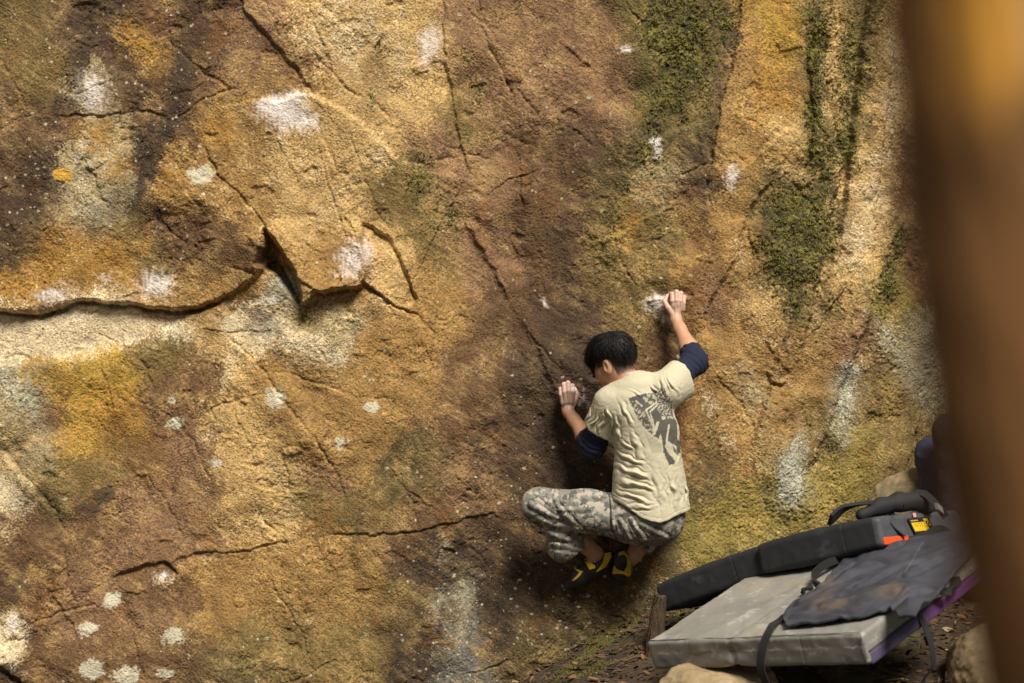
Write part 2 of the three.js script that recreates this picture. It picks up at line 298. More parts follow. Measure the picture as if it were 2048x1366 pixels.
// scooped, pale underside shelf below the lip
mass([[-700, 640], [0, 628], [150, 612], [290, 622], [390, 622], [330, 660], [250, 692], [140, 716], [0, 724], [-700, 740]], -0.03, 12, 0, 1);
mass([[-700, 700], [0, 718], [140, 712], [260, 688], [330, 668], [600, 900], [300, 1300], [-700, 1300]], 0.022, 26, 90, 1, [[-700, 700], [0, 718], [140, 712], [260, 688], [330, 668]]);
const cracks = [
  [[[1655, -60], [1640, 80], [1650, 200], [1684, 330], [1650, 480], [1622, 620], [1590, 740]], 10, .006, .045, 55], [[[1740, -60], [1720, 120], [1700, 300], [1690, 420], [1650, 560]], 8, .008, -.035, 50], [[[1790, 40], [1770, 260], [1752, 460], [1740, 620], [1700, 760]], 8, .008, .035, 50], [[[1560, 330], [1500, 420], [1470, 520], [1420, 600], [1400, 680]], 8, .004, .03, 60], [[[1600, 600], [1560, 700], [1530, 800], [1500, 900]], 8, .005, -.03, 60], [[[1730, 640], [1690, 760], [1660, 860], [1610, 960]], 8, .006, .03, 50],
  [[[478, -90], [480, 0], [500, 40], [530, 70], [570, 115], [600, 150], [634, 197]], 3.2, .016, -.018, 80], [[[697, -90], [697, 0], [705, 60], [715, 110], [725, 170], [738, 195], [760, 215], [780, 240]], 2.6, .014, .01, 50],
  [[[885, -90], [885, 0], [885, 70], [890, 130], [905, 200], [912, 265], [925, 310], [940, 350]], 2.6, .013, -.008, 40], [[[955, -90], [955, 0], [962, 50], [975, 90], [1000, 130], [1015, 170], [1028, 190]], 3, .015, .008, 40],
  [[[400, 285], [440, 350], [480, 390], [520, 430], [537, 465]], 2.4, .012, -.008, 50], [[[450, 665], [480, 700], [530, 740], [555, 790], [600, 840], [640, 890], [668, 935]], 2.6, .013, .006, 40], [[[530, 740], [580, 747], [640, 768], [690, 785]], 2.2, .009, .006, 30],
  [[[470, 825], [490, 870], [512, 905]], 2.4, .010], [[[330, 1132], [380, 1112], [410, 1105], [440, 1108], [490, 1105], [540, 1090], [600, 1078]], 2.4, .010, -.010, 40], [[[640, 1073], [700, 1068], [760, 1070], [850, 1062], [930, 1040], [985, 1028], [1008, 1046]], 2.4, .011, -.010, 40],
  [[[225, 1158], [260, 1142], [290, 1134], [322, 1128], [344, 1138], [358, 1152]], 3.4, .018, -.022, 26], [[[345, 840], [385, 880], [400, 920], [425, 970]], 2.2, .009], [[[560, 900], [575, 945], [580, 990]], 2.2, .010], [[[655, 915], [680, 960], [690, 1000]], 2.2, .009],
  [[[1390, 250], [1405, 330], [1418, 390], [1425, 432]], 2.6, .013, .01, 40], [[[1486, -60], [1478, 60], [1462, 130], [1440, 210], [1424, 300], [1413, 380]], 3, .010, -.022, 60], [[[1200, 478], [1225, 472], [1252, 460]], 2.6, .006, .020, 18], [[[1285, 436], [1310, 424], [1342, 406]], 2.6, .006, .02, 18],
  [[[1300, 280], [1330, 272], [1355, 258], [1382, 250]], 2.6, .006, .018, 20], [[[1462, 356], [1490, 330], [1520, 302], [1550, 278], [1592, 244]], 2.4, .006, .02, 24], [[[1415, 505], [1432, 462], [1455, 442], [1482, 436], [1502, 446]], 2.8, .010, .02, 26], [[[1440, 600], [1480, 575], [1520, 552], [1560, 530]], 2.2, .006, .014, 24],
  [[[1502, 446], [1494, 478], [1518, 524]], 2.6, .012, -.006, 30], [[[1528, 748], [1545, 768], [1568, 772]], 4, .018, -.016, 20], [[[930, 448], [950, 482], [975, 520], [1000, 570], [1016, 602]], 3.0, .006, -.02, 60], [[[1040, 640], [1070, 690], [1100, 760], [1112, 800]], 2.2, .004, -.016, 60],
  [[[105, 236], [160, 232], [200, 233], [245, 228], [290, 224], [345, 238]], 2.4, .011, -.010, 30], [[[410, 150], [440, 165], [462, 188]], 3.6, .018, .01, 30], [[[500, 205], [530, 198], [562, 203], [590, 193], [612, 190]], 3, .012, .028, 34], [[[610, 186], [660, 205], [720, 246], [760, 280], [800, 322], [860, 340]], 4, .002, .026, 40],
  [[[0, 890], [30, 930], [70, 975], [110, 1030], [140, 1090]], 5, .018, .02, 60], [[[-20, 1320], [20, 1340], [50, 1370]], 6, .03, -.03, 50], [[[40, 1270], [20, 1285], [-30, 1290]], 4, .016, -.02, 40], [[[610, 225], [640, 300], [660, 380], [690, 470]], 1.8, .007], [[[700, 270], [735, 370], [775, 470]], 2, .008], [[[650, 300], [672, 380], [705, 440]], 1.8, .007, .006, 30],
  [[[1040, 905], [1085, 935], [1100, 948]], 3, .010, .016, 20], [[[1610, 100], [1625, 220], [1618, 340]], 3, .012, -.014, 40], [[[1678, 20], [1672, 150], [1690, 290]], 3, .010, .012, 40], [[[1750, 380], [1745, 430], [1752, 470]], 3, .014], [[[1560, 820], [1600, 770], [1640, 735]], 2, .006, .01, 30],
  [[[1288, 600], [1305, 592], [1330, 592], [1352, 588], [1385, 590]], 3, .014, .034, 22], [[[1100, 772], [1125, 768], [1155, 770], [1172, 780]], 3, .012, .026, 18], [[[520, 1130], [560, 1200], [600, 1260], [625, 1330]], 2, .008], [[[830, 340], [900, 345], [960, 360]], 2.2, .006, .012, 30], [[[745, 1090], [780, 1150], [800, 1210]], 2, .006],
  [[[1690, 560], [1650, 640], [1600, 690]], 2, .006, .01, 40], [[[1800, 1000], [1815, 960], [1840, 900], [1850, 860]], 5, .03, -.02, 40], [[[1820, 990], [1860, 1010], [1900, 1040]], 5, .03, .03, 40]];
for (const c of cracks) crack(...c);
{ // hairline fractures, most of them running down to the right
  const r = rng(21);
  for (let k = 0; k < 150; k++) {
    let u = -120 + r() * 1950, v = -100 + r() * 1480, a = (k % 4 ? 58 : 165) + (r() - 0.5) * 34; const L = [[u, v]], n = 3 + Math.floor(r() * 5);
    for (let i = 0; i < n; i++) { a += (r() - 0.5) * 30; const l = 10 + r() * 22; u += Math.cos(a * Math.PI / 180) * l; v += Math.sin(a * Math.PI / 180) * l; L.push([u, v]); }
    crack(L, 1.6 + r() * 0.9, 0.004 + r() * 0.008, r() < 0.5 ? (r() - 0.5) * 0.018 : 0, 22);
  }
  for (let k = 0; k < 260; k++) {   // small spalls with a lit or shaded edge
    const u = -100 + r() * 2000, v = -90 + r() * 1460, R = 5 + r() * 16, n = 6, L = []; for (let i = 0; i < n; i++) { const t = i / n * 6.2832 + r() * .6, q = R * (0.6 + r() * 0.7); L.push([u + Math.cos(t) * q * 1.3, v + Math.sin(t) * q * 0.7]); }
    mass(L, (r() < 0.6 ? -1 : 1) * (0.003 + r() * 0.006), 2, 0, 1);
  }
}
function pin(u0, v0, target, R) {   // bring the face to where a hand or toe bears on it
  const k = target - faceHeight(u0, v0), [i0, i1] = span(axisU, u0 - 2.2 * R, u0 + 2.2 * R), [j0, j1] = span(axisV, v0 - 2.2 * R, v0 + 2.2 * R);
  for (let j = j0; j <= j1; j++) for (let i = i0; i <= i1; i++) { const q = Math.hypot(axisU[i] - u0, axisV[j] - v0) / R; H[j * NU + i] += k * Math.exp(-q * q) * (1 - sstep(1.8, 2.2, q)); }
}
pin(1352, 594, .026, 70); pin(1136, 778, .026, 70); pin(1140, 1164, .040, 60); pin(1240, 1152, .034, 60);
// base shape: flat face, turning back on the right, the left and over the top
function basePoint(u, v) {
  const arc = (s, R, most) => { const a = Math.min(s / R, most), e = Math.max(0, s - R * most); return [R * Math.sin(a) + e * Math.cos(a), R * (1 - Math.cos(a)) + e * Math.sin(a), a]; };
  let x = (u - 1024) / 450, z = 0, y = (683 - v) / 450, ax = 0, ay = 0;
  const r = (u - 1700) / 450, l = (-350 - u) / 450, t = (-330 - v) / 450;
  if (r > 0) { const [p, q, a] = arc(r, 0.85, 1.5); x = (1700 - 1024) / 450 + p; z -= q; ax = a; }
  if (l > 0) { const [p, q, a] = arc(l, 1.1, 1.3); x = (-350 - 1024) / 450 - p; z -= q; ax = -a; }
  if (t > 0) { const [p, q, a] = arc(t, 0.7, 1.35); y = (683 + 330) / 450 + p; z -= q; ay = a; }
  return [x, y, z, Math.sin(ax) * Math.cos(ay), Math.sin(ay), Math.cos(ax) * Math.cos(ay)];
}
function faceHeight(u, v) { const [i] = span(axisU, u, 1e9), [j] = span(axisV, v, 1e9); return H[j * NU + i]; }
{
  // colour of the stone, what grows and lies on it, and painted shade, one texel per chart unit
  const S = (list) => weights(list);
  const wDark = S([[1130, 300, 60, 260, 5, .35], [1020, 800, 140, 160, 0, .4], [230, 330, 180, 40, -40, .25], [90, 60, 120, 70, 0, .45], [1250, 1150, 60, 60, 0, .5], [60, 390, 50, 140, 10, .8], [70, 300, 40, 100, 0, .5], [355, 190, 32, 110, 15, .8], [285, 310, 34, 100, 25, .9], [250, 420, 60, 40, 0, .5], [200, 20, 90, 60, 0, .7], [170, 100, 50, 90, 20, .5], [380, 60, 40, 90, 0, .55], [120, 210, 60, 25, 0, .6], [30, 500, 60, 50, 0, .6], [1110, 620, 90, 200, -8, .5], [1060, 400, 70, 150, 10, .45], [1120, 850, 120, 220, 0, .85], [1110, 700, 70, 120, -10, .5], [990, 1000, 110, 110, 0, .45], [1180, 940, 70, 70, 0, .65], [1200, 700, 40, 60, 0, .5], [870, 1180, 70, 120, 0, .62], [1000, 1180, 120, 130, 0, .75], [1120, 1210, 150, 90, 0, .8], [850, 1330, 80, 50, 0, .5], [1425, 260, 12, 110, 10, .8], [1450, 130, 14, 70, 10, .6], [1595, 480, 55, 60, 0, .5], [330, 730, 70, 50, 0, .35], [80, 830, 60, 40, 0, .4], [350, 1340, 60, 60, 0, .4], [1360, 690, 30, 50, 0, .5], [850, 960, 60, 60, 0, .3], [130, 1100, 90, 60, 0, .35], [980, 560, 50, 100, -30, .4], [1640, 380, 16, 80, 0, .5]]);  // dark stains, with cast shade by the climber's head and elbow painted in
  const wOchre = S([[170, 790, 130, 60, 20, .85], [150, 860, 60, 60, 0, .6], [130, 510, 120, 40, 0, .6], [260, 90, 90, 70, 0, .55], [60, 570, 70, 25, 0, .6], [200, 900, 70, 60, 0, .5], [1555, 70, 60, 110, 10, .85], [1530, 210, 70, 120, 10, .65], [1500, 330, 60, 90, 0, .5], [1410, 700, 60, 120, 0, .4], [1250, 440, 60, 70, 0, .45], [1370, 560, 60, 60, 0, .45], [430, 260, 60, 50, 0, .45], [250, 480, 100, 50, 0, .4], [620, 120, 60, 90, 30, .3], [1240, 620, 60, 60, 0, .35], [1380, 830, 40, 80, 0, .5], [450, 870, 60, 90, 20, .35], [900, 1300, 50, 20, 0, .5], [30, 1180, 60, 80, 0, .3], [700, 1180, 100, 60, 0, .3], [390, 640, 60, 40, 0, .35], [1420, 470, 60, 60, 0, .5]]);
  const wPale = S([[40, 672, 180, 34, -3, 1], [210, 655, 110, 26, -12, .95], [320, 636, 60, 14, -8, .7], [20, 730, 60, 20, 0, .5], [545, 610, 60, 20, 10, .7], [590, 670, 55, 20, 35, .85], [640, 700, 55, 14, 10, .75], [475, 640, 20, 45, 10, .7], [455, 740, 26, 80, 20, .55], [430, 860, 30, 70, 25, .4], [750, 600, 40, 14, 20, .5], [760, 560, 50, 30, 20, .3], [680, 640, 100, 40, 10, .45], [150, 170, 50, 70, 15, .45], [170, 380, 50, 90, 10, .55], [120, 330, 60, 60, 0, .35], [15, 980, 40, 40, 0, .8], [30, 1260, 26, 40, 0, .9], [20, 1300, 30, 14, 0, .8], [10, 1060, 40, 40, 0, .4], [680, 60, 110, 140, 20, .62], [800, 120, 60, 120, 0, .45], [760, 290, 60, 60, 20, .4], [560, 330, 160, 120, 0, .28], [640, 420, 160, 120, 0, .3], [1730, 420, 60, 140, 5, .6], [1790, 160, 40, 200, 5, .6], [1700, 520, 60, 60, 0, .4], [560, 960, 90, 90, 0, .35], [540, 1040, 90, 40, 0, .3], [1560, 700, 60, 90, 0, .35], [1480, 500, 50, 60, 20, .35], [320, 1160, 30, 14, 0, .7], [420, 1120, 40, 10, 0, .5], [700, 940, 60, 60, 0, .2], [1620, 640, 60, 60, 0, .3], [1640, 180, 14, 130, 0, .5]]);
  // stains of the face and painted shade of the climber: for each pigment, strokes [u1, v1, u2, v2, half width] in chart units; the nearest stroke colours the stone
  const STAINS_AND_SHADE = [
    [[.53, .352, .140], [[620, 40, 700, 150, 50], [760, 60, 840, 180, 50], [600, 330, 680, 420, 60], [660, 240, 760, 300, 26], [760, 480, 800, 580, 30], [560, 420, 600, 480, 30], [450, 700, 440, 830, 22], [480, 900, 560, 980, 40], [470, 1030, 560, 1060, 40], [1560, 250, 1590, 330, 40], [1670, 30, 1680, 300, 22], [1780, 60, 1760, 300, 30], [1740, 330, 1720, 470, 45], [1490, 620, 1540, 600, 35], [1690, 500, 1660, 580, 30], [860, 70, 850, 160, 30], [1480, 840, 1520, 900, 34]]],
    [[.345, .202, .064], [[450, 330, 520, 420, 50], [300, 600, 450, 590, 25], [860, 560, 850, 660, 40], [600, 520, 700, 560, 40], [600, 780, 740, 850, 60], [640, 880, 720, 960, 40], [760, 700, 820, 780, 50], [420, 1150, 560, 1140, 40], [480, 1200, 700, 1180, 70], [560, 1120, 740, 1110, 40], [1500, 80, 1480, 330, 38], [1460, 460, 1480, 540, 35], [1440, 680, 1560, 720, 50], [1600, 760, 1560, 860, 44], [1450, 780, 1480, 900, 40], [540, 250, 500, 220, 40], [660, 480, 640, 560, 40], [500, 560, 440, 580, 30], [1590, 160, 1600, 180, 25], [1640, 700, 1620, 760, 30]]],
    [[.255, .145, .074], [[520, 80, 480, 140, 35], [560, 30, 590, 60, 30], [950, 60, 1000, 200, 60], [930, 400, 1000, 560, 55], [1030, 60, 1100, 200, 70], [960, 330, 960, 420, 60], [1180, 100, 1180, 200, 50], [300, 1010, 400, 1060, 50], [230, 1110, 150, 1160, 45], [150, 1250, 300, 1250, 50], [930, 960, 1000, 990, 45], [1420, 560, 1450, 620, 30], [1680, 680, 1720, 720, 35], [400, 900, 350, 950, 40], [860, 280, 880, 330, 30], [640, 940, 700, 980, 30]]],
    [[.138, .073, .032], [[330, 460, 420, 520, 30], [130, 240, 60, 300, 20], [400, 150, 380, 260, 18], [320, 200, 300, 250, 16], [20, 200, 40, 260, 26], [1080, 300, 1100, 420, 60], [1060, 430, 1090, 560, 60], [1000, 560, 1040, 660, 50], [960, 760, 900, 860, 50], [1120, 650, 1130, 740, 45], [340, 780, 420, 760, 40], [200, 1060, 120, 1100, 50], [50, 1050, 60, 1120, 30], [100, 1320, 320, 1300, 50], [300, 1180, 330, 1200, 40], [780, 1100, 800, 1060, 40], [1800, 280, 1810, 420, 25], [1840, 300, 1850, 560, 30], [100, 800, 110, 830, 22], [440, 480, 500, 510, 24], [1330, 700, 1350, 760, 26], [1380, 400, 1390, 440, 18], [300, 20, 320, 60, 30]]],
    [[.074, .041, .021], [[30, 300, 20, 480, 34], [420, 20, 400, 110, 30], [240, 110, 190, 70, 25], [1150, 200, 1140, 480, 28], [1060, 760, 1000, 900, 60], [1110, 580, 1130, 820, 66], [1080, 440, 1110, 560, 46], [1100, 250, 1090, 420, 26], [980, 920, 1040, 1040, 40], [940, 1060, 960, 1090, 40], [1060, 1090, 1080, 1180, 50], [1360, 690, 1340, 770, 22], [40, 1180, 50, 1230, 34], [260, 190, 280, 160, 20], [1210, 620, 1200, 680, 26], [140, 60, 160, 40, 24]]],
    [[.042, .026, .017], [[225, 10, 200, 60, 16], [165, 100, 110, 215, 13], [100, 260, 60, 400, 18], [375, 140, 345, 250, 14], [330, 260, 270, 400, 17], [1180, 700, 1170, 780, 30], [1120, 860, 1180, 960, 50], [1230, 900, 1200, 1000, 45], [830, 1130, 900, 1110, 40], [800, 1250, 820, 1360, 40], [980, 1130, 1000, 1250, 36], [1470, 60, 1430, 230, 10], [1430, 240, 1410, 370, 10], [1190, 1180, 1240, 1220, 28], [20, 1345, 30, 1360, 16]]],  // black stains, plus painted cast shade of the climber's head and left elbow
    [[.37, .195, .036], [[190, 260, 230, 330, 25], [260, 60, 300, 110, 16], [130, 510, 60, 560, 30], [230, 500, 250, 520, 24], [340, 330, 350, 370, 18], [430, 250, 460, 300, 20], [220, 830, 200, 870, 25], [1520, 150, 1560, 220, 25], [960, 1275, 900, 1290, 9], [1250, 440, 1240, 470, 18], [20, 580, 60, 590, 20]]],
    [[.42, .265, .042], [[120, 760, 230, 740, 32], [160, 830, 180, 900, 28], [1555, 0, 1550, 90, 26], [60, 760, 90, 740, 18]]],
    [[.215, .108, .038], [[1380, 580, 1390, 640, 22], [1400, 470, 1370, 600, 14], [300, 930, 340, 960, 28], [110, 1160, 120, 1190, 22], [1385, 780, 1390, 900, 14], [440, 300, 455, 320, 10], [620, 100, 640, 130, 16], [1260, 640, 1250, 660, 16]]],
    [[.182, .126, .040], [[30, 60, 90, 160, 45], [250, 480, 300, 520, 22], [760, 400, 880, 440, 34], [930, 200, 960, 280, 28], [880, 500, 880, 540, 26], [200, 930, 120, 960, 34], [640, 1000, 760, 1040, 40], [500, 1260, 720, 1300, 60], [1220, 420, 1200, 560, 40], [1300, 560, 1240, 640, 40], [1330, 440, 1340, 540, 38], [1620, 820, 1640, 920, 25], [1760, 760, 1780, 900, 40], [1530, 940, 1500, 900, 24], [1640, 620, 1660, 660, 26], [1800, 950, 1840, 1040, 50], [280, 700, 330, 720, 22], [1410, 830, 1420, 900, 24], [810, 1180, 760, 1260, 26]]],
    [[.105, .078, .028], [[1390, 60, 1400, 240, 38], [1330, 240, 1300, 300, 28], [1240, 330, 1230, 380, 26], [800, 880, 760, 960, 34], [60, 960, 120, 1030, 24], [440, 1340, 500, 1350, 30], [1040, 1230, 1280, 1180, 50], [1060, 1320, 1240, 1300, 50], [1560, 380, 1580, 500, 45], [1570, 520, 1600, 600, 34], [1650, 330, 1640, 420, 20], [1420, 930, 1430, 960, 26], [860, 900, 880, 960, 26]]],
    [[.120, .102, .025], [[1320, 20, 1330, 180, 45], [1635, 0, 1620, 320, 15], [1720, 20, 1700, 150, 18], [1690, 220, 1700, 300, 15], [1620, 420, 1650, 500, 28], [1560, 600, 1600, 620, 18], [835, 340, 850, 370, 22], [1745, 60, 1710, 190, 14]]],
    [[.68, .575, .390], [[-60, 672, 140, 665, 38], [180, 655, 330, 635, 22], [590, 680, 680, 700, 14], [10, 980, 40, 1000, 22], [20, 1255, 25, 1305, 18], [470, 640, 480, 670, 12]]],
    [[.345, .325, .225], [[545, 605, 560, 590, 24], [20, 760, 60, 800, 22], [1800, 660, 1830, 740, 28], [1700, 740, 1690, 880, 14], [1580, 880, 1580, 1010, 24], [930, 1170, 900, 1220, 14]]],
    [[.37, .295, .160], [[180, 170, 200, 230, 28], [150, 330, 230, 300, 24], [180, 420, 240, 380, 24], [600, 650, 700, 650, 24], [20, 850, 60, 920, 38], [1350, 150, 1380, 170, 9], [1300, 340, 1310, 370, 24], [1480, 740, 1500, 800, 20]]],
    [[.150, .150, .128], [[930, 1260, 920, 1380, 30], [890, 1320, 880, 1370, 18]]],
    [[.225, .178, .042], [[1790, 560, 1800, 640, 22], [1720, 900, 1680, 1000, 36], [1490, 1010, 1440, 1050, 30], [1560, 1040, 1620, 1020, 18], [640, 640, 600, 630, 12]]]];
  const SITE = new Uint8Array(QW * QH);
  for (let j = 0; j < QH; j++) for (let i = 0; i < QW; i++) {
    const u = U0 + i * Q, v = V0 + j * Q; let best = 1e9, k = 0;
    STAINS_AND_SHADE.forEach(([, list], n) => { for (const [a, b, c, d, r] of list) { const dx = c - a, dy = d - b, t = clamp(((u - a) * dx + (v - b) * dy) / (dx * dx + dy * dy || 1), 0, 1), q = Math.hypot(u - a - dx * t, v - b - dy * t) - r; if (q < best) { best = q; k = n; } } });
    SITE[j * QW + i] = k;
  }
  const pigment = (u, v) => STAINS_AND_SHADE[SITE[clamp(Math.round((v - V0) / Q), 0, QH - 1) * QW + clamp(Math.round((u - U0) / Q), 0, QW - 1)]][0];
  const wGrey = S([[1580, 960, 26, 70, 5, .95], [1690, 800, 28, 80, 5, .6], [1700, 740, 40, 40, 0, .4], [1560, 880, 40, 60, 0, .35], [1500, 760, 60, 60, 0, .3], [935, 1180, 26, 60, 8, .45], [930, 1290, 26, 80, 8, .42], [880, 1100, 30, 50, 0, .4], [1620, 900, 40, 60, 0, .35], [60, 800, 50, 50, 0, .45], [200, 420, 60, 60, 0, .5], [180, 300, 50, 60, 0, .4], [1780, 680, 40, 60, 0, .4], [1290, 1200, 30, 50, 0, .45], [1420, 820, 30, 80, 0, .35], [30, 760, 60, 40, 0, .3], [1460, 900, 30, 60, 0, .3], [570, 565, 50, 25, 20, .7]]);
  const wChalk = S([[575, 235, 54, 34, 5, 1], [545, 210, 36, 20, 0, .8], [590, 195, 34, 14, 0, .7], [620, 240, 24, 24, 0, .6], [190, 190, 30, 46, 10, .75], [175, 160, 30, 30, 0, .5], [310, 566, 38, 28, 0, .95], [105, 588, 44, 18, -8, .8], [210, 555, 22, 14, 0, .6], [705, 520, 32, 42, 10, .85], [735, 500, 14, 30, -10, .7], [862, 80, 26, 34, 20, .85], [850, 118, 14, 22, 0, .6], [1252, 97, 15, 8, 0, 1], [1311, 282, 12, 12, 0, 1], [1314, 305, 8, 22, 0, .8], [1463, 355, 16, 28, 10, .9], [1308, 605, 26, 20, 0, .75], [1330, 640, 20, 26, 0, .5], [1340, 592, 30, 10, 0, .6], [1162, 798, 12, 20, 10, .7], [1170, 845, 8, 14, 0, .45], [540, 598, 34, 10, 0, .6], [325, 1153, 18, 8, 0, .8], [434, 924, 14, 10, 0, .6], [680, 885, 18, 10, 0, .5], [1410, 620, 30, 12, -30, .35], [1090, 605, 6, 14, -20, .9], [30, 1248, 14, 22, 0, .8]]);
  const discs = [[402, 353, 27, 21], [549, 797, 24, 23], [745, 813, 15, 13], [347, 846, 18, 11], [225, 1199, 23, 15, -20], [175, 1257, 20, 13], [347, 1272, 26, 18, -20], [181, 1337, 26, 21], [252, 1351, 28, 19], [330, 1346, 24, 10], [680, 880, 9, 9], [342, 800, 8, 8], [435, 925, 12, 6], [1175, 1190, 6, 5], [128, 352, 0, 0]];
  const D = new Uint8Array(TW * TH * 4), Bm = new Uint8Array(TW * TH * 4), r = rng(5);
  const speck = new Float32Array(TW * TH), wSpeck = S([[950, 950, 200, 200, 0, .35], [1060, 1200, 260, 130, 0, 1], [300, 300, 150, 240, 15, 1.4], [220, 380, 90, 120, 0, 1.2], [60, 330, 120, 200, 0, .9], [200, 60, 200, 90, 0, .6], [600, 1280, 260, 100, 0, .5], [1290, 1190, 60, 70, 0, 1], [1000, 400, 300, 300, 0, .1], [1450, 850, 120, 150, 0, .3], [860, 1300, 100, 90, 0, 1]]);
  for (let k = 0; k < 21000; k++) {
    const u = r() * TW, v = r() * TH, R = 0.7 + Math.pow(r(), 4) * 3.2, keep = wSpeck(u + U0, v + V0) * (0.4 + 0.9 * sstep(-.2, .5, fbm((u + 300) / 60, v / 60, 2))) + 0.05, a = 0.35 + 0.6 * r(); if (r() > keep) continue;
    const asp = 0.6 + r() * 0.8;
    for (let y = Math.max(0, v - R - 1 | 0); y < Math.min(TH, v + R + 2); y++) for (let x = Math.max(0, u - R - 1 | 0); x < Math.min(TW, u + R + 2); x++) { const d = Math.hypot((x - u) * asp, y - v) + 0.5 * n2(x / 2.1, y / 2.1) * R; if (d < R) { const o = y * TW + x; speck[o] = Math.max(speck[o], a * (1 - sstep(R * .6, R, d))); } }
  }
  const enc = x => Math.round(255 * (x <= 0 ? 0 : x <= 0.0031308 ? 12.92 * x : 1.055 * Math.pow(Math.min(1, x), 1 / 2.4) - 0.055));
  const LUT = new Uint8Array(4097); for (let i = 0; i <= 4096; i++) LUT[i] = enc(i / 4096);
  const CLAY = [.275, .158, .050], TANC = [.52, .350, .138], BROWN = [.128, .072, .032], OLIVE = [.175, .135, .038], DARK = [.044, .027, .016], OCHRE = [.44, .235, .038], RUST = [.25, .100, .022], PALE = [.62, .50, .31], PINK = [.33, .20, .122], MOSS = [.150, .135, .026], MOSSD = [.034, .030, .011], YEL = [.29, .215, .042], GREY = [.46, .45, .36], CHALK = [.80, .74, .72], LICH = [.60, .565, .43];
  for (let y = 0; y < TH; y++) for (let x = 0; x < TW; x++) {
    const u = x + U0, v = y + V0, o = y * TW + x;
    const a = fbm(u / 210 + 20, v / 210, 3), b = fbm(u / 52, v / 52 + 4, 3), c = fbm(u / 13 + 3, v / 13, 3), d = n2(u / 4.6, v / 4.1), e = n2(u / 2.7 + 9, v / 2.5), st = fbm((u + 14 * a) / 34 + 12, v / 130, 3), lg = n2((u * 0.53 - v * 0.85) / 9, (u * 0.85 + v * 0.53) / 60);
    const grain = 0.55 * c + 0.4 * d + 0.3 * e;
    const wa = fbm(u / 61 + 33, v / 83 + 8, 3), wb = n2(u / 11 + 70, v / 17), wc0 = n2(u / 3.9 + 5, v / 4.6);
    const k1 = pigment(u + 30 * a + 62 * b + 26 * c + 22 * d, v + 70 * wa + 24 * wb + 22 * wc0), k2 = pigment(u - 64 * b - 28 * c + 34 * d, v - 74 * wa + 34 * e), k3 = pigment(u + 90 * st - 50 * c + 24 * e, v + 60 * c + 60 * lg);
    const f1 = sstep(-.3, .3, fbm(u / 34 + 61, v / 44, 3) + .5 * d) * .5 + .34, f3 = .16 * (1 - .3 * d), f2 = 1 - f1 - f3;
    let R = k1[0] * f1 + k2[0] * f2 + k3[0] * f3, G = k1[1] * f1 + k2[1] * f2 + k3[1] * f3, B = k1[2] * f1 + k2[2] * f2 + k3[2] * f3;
    { const q = sstep(-.35, .35, b + .7 * c + .5 * d), w = (.05 + .24 * sstep(.0, .35, fbm(u / 27 + 11, v / 39 + 40, 3) + .4 * e)) * (R > .5 ? .3 : 1); R += (mix(.130, .42, q) - R) * w; G += (mix(.072, .262, q) - G) * w; B += (mix(.030, .095, q) - B) * w; }
    const to = (C, t) => { R += (C[0] - R) * t; G += (C[1] - G) * t; B += (C[2] - B) * t; };
    to(TANC, .30 * sstep(-.1, .4, a * .5 + b + .3 * lg)); to(BROWN, .45 * sstep(.08, .5, fbm(u / 100 + 7, v / 130 + 70, 4) + .4 * grain)); to(RUST, .35 * sstep(.16, .46, fbm(u / 75 + 77, v / 95, 4) + .25 * c));
    { const dr = fbm((u + 34 * b + 10 * c + .06 * v) / 17 + 5, v / 150 + 3, 3), zone = Math.max(Math.exp(-Math.pow((u - 1090) / 190, 2)), Math.exp(-Math.pow((u - 1640) / 170, 2)), .7 * Math.exp(-Math.pow((u - 300) / 120, 2) - Math.pow((v - 250) / 260, 2)), .25); to([.070, .041, .021], .50 * zone * sstep(.08, .40, dr + .34 * grain)); to([.44, .34, .18], .16 * zone * sstep(.12, .45, -dr + .35 * grain)); }   // thin run-off streaks
    to(OCHRE, .6 * sstep(.25, .70, wOchre(u, v) * .60 + .75 * b + .50 * grain + .2 * st - .02));
    to(PALE, .85 * sstep(.24, .60, wPale(u, v) * .72 + .34 * b + .42 * grain));
    to(YEL, .5 * sstep(.34, .75, wYel(u, v) * .74 + .5 * b + .46 * grain));
    to(GREY, .9 * sstep(.26, .56, wGrey(u, v) * .74 + .40 * b + .52 * grain));
    to(DARK, .80 * sstep(.24, .72, wDark(u, v) * .62 + .45 * st + .34 * b + .75 * grain));
    const ms = moss(u, v); if (ms > 0.01) { const k = sstep(-.3, .35, d * .5 + c * .8 + b * .4); to([mix(MOSSD[0], MOSS[0], k), mix(MOSSD[1], MOSS[1], k), mix(MOSSD[2], MOSS[2], k)], ms * .93); }
    const gx = Math.floor((u + 2.2 * e) / 3.1), gy = Math.floor((v + 2.2 * d) / 2.8), hx = Math.floor((u + 4 * d) / 6.4), hy = Math.floor((v + 4 * e) / 5.6), cr = PERM[PERM[gx & 255] + (gy & 255)] / 255 - .5, cq = PERM[PERM[hx + 91 & 255] + (hy & 255)] / 255 - .5;
    const ga = .45 + .75 * sstep(-.3, .35, fbm(u / 85 + 14, v / 85 + 21, 2) + .3 * b), lum = .95 * Math.max(.25, 1 + ga * (0.50 * c + 0.36 * d + 0.30 * e + .62 * cr) + 0.16 * lg + .30 * cq); R *= lum; G *= lum; B *= lum;
    const grit = sstep(.36, .62, n2(u / 3.2 + 90, v / 2.7) + .40 * c); if (grit > 0) to([.045, .029, .018], grit * .72);
    const lite = sstep(.40, .66, n2(u / 3.4 + 40, v / 2.9 + 70) + .3 * b); if (lite > 0) { R *= 1 + .60 * lite; G *= 1 + .57 * lite; B *= 1 + .52 * lite; }
    if (speck[o] > 0) to(LICH, speck[o] * .9);
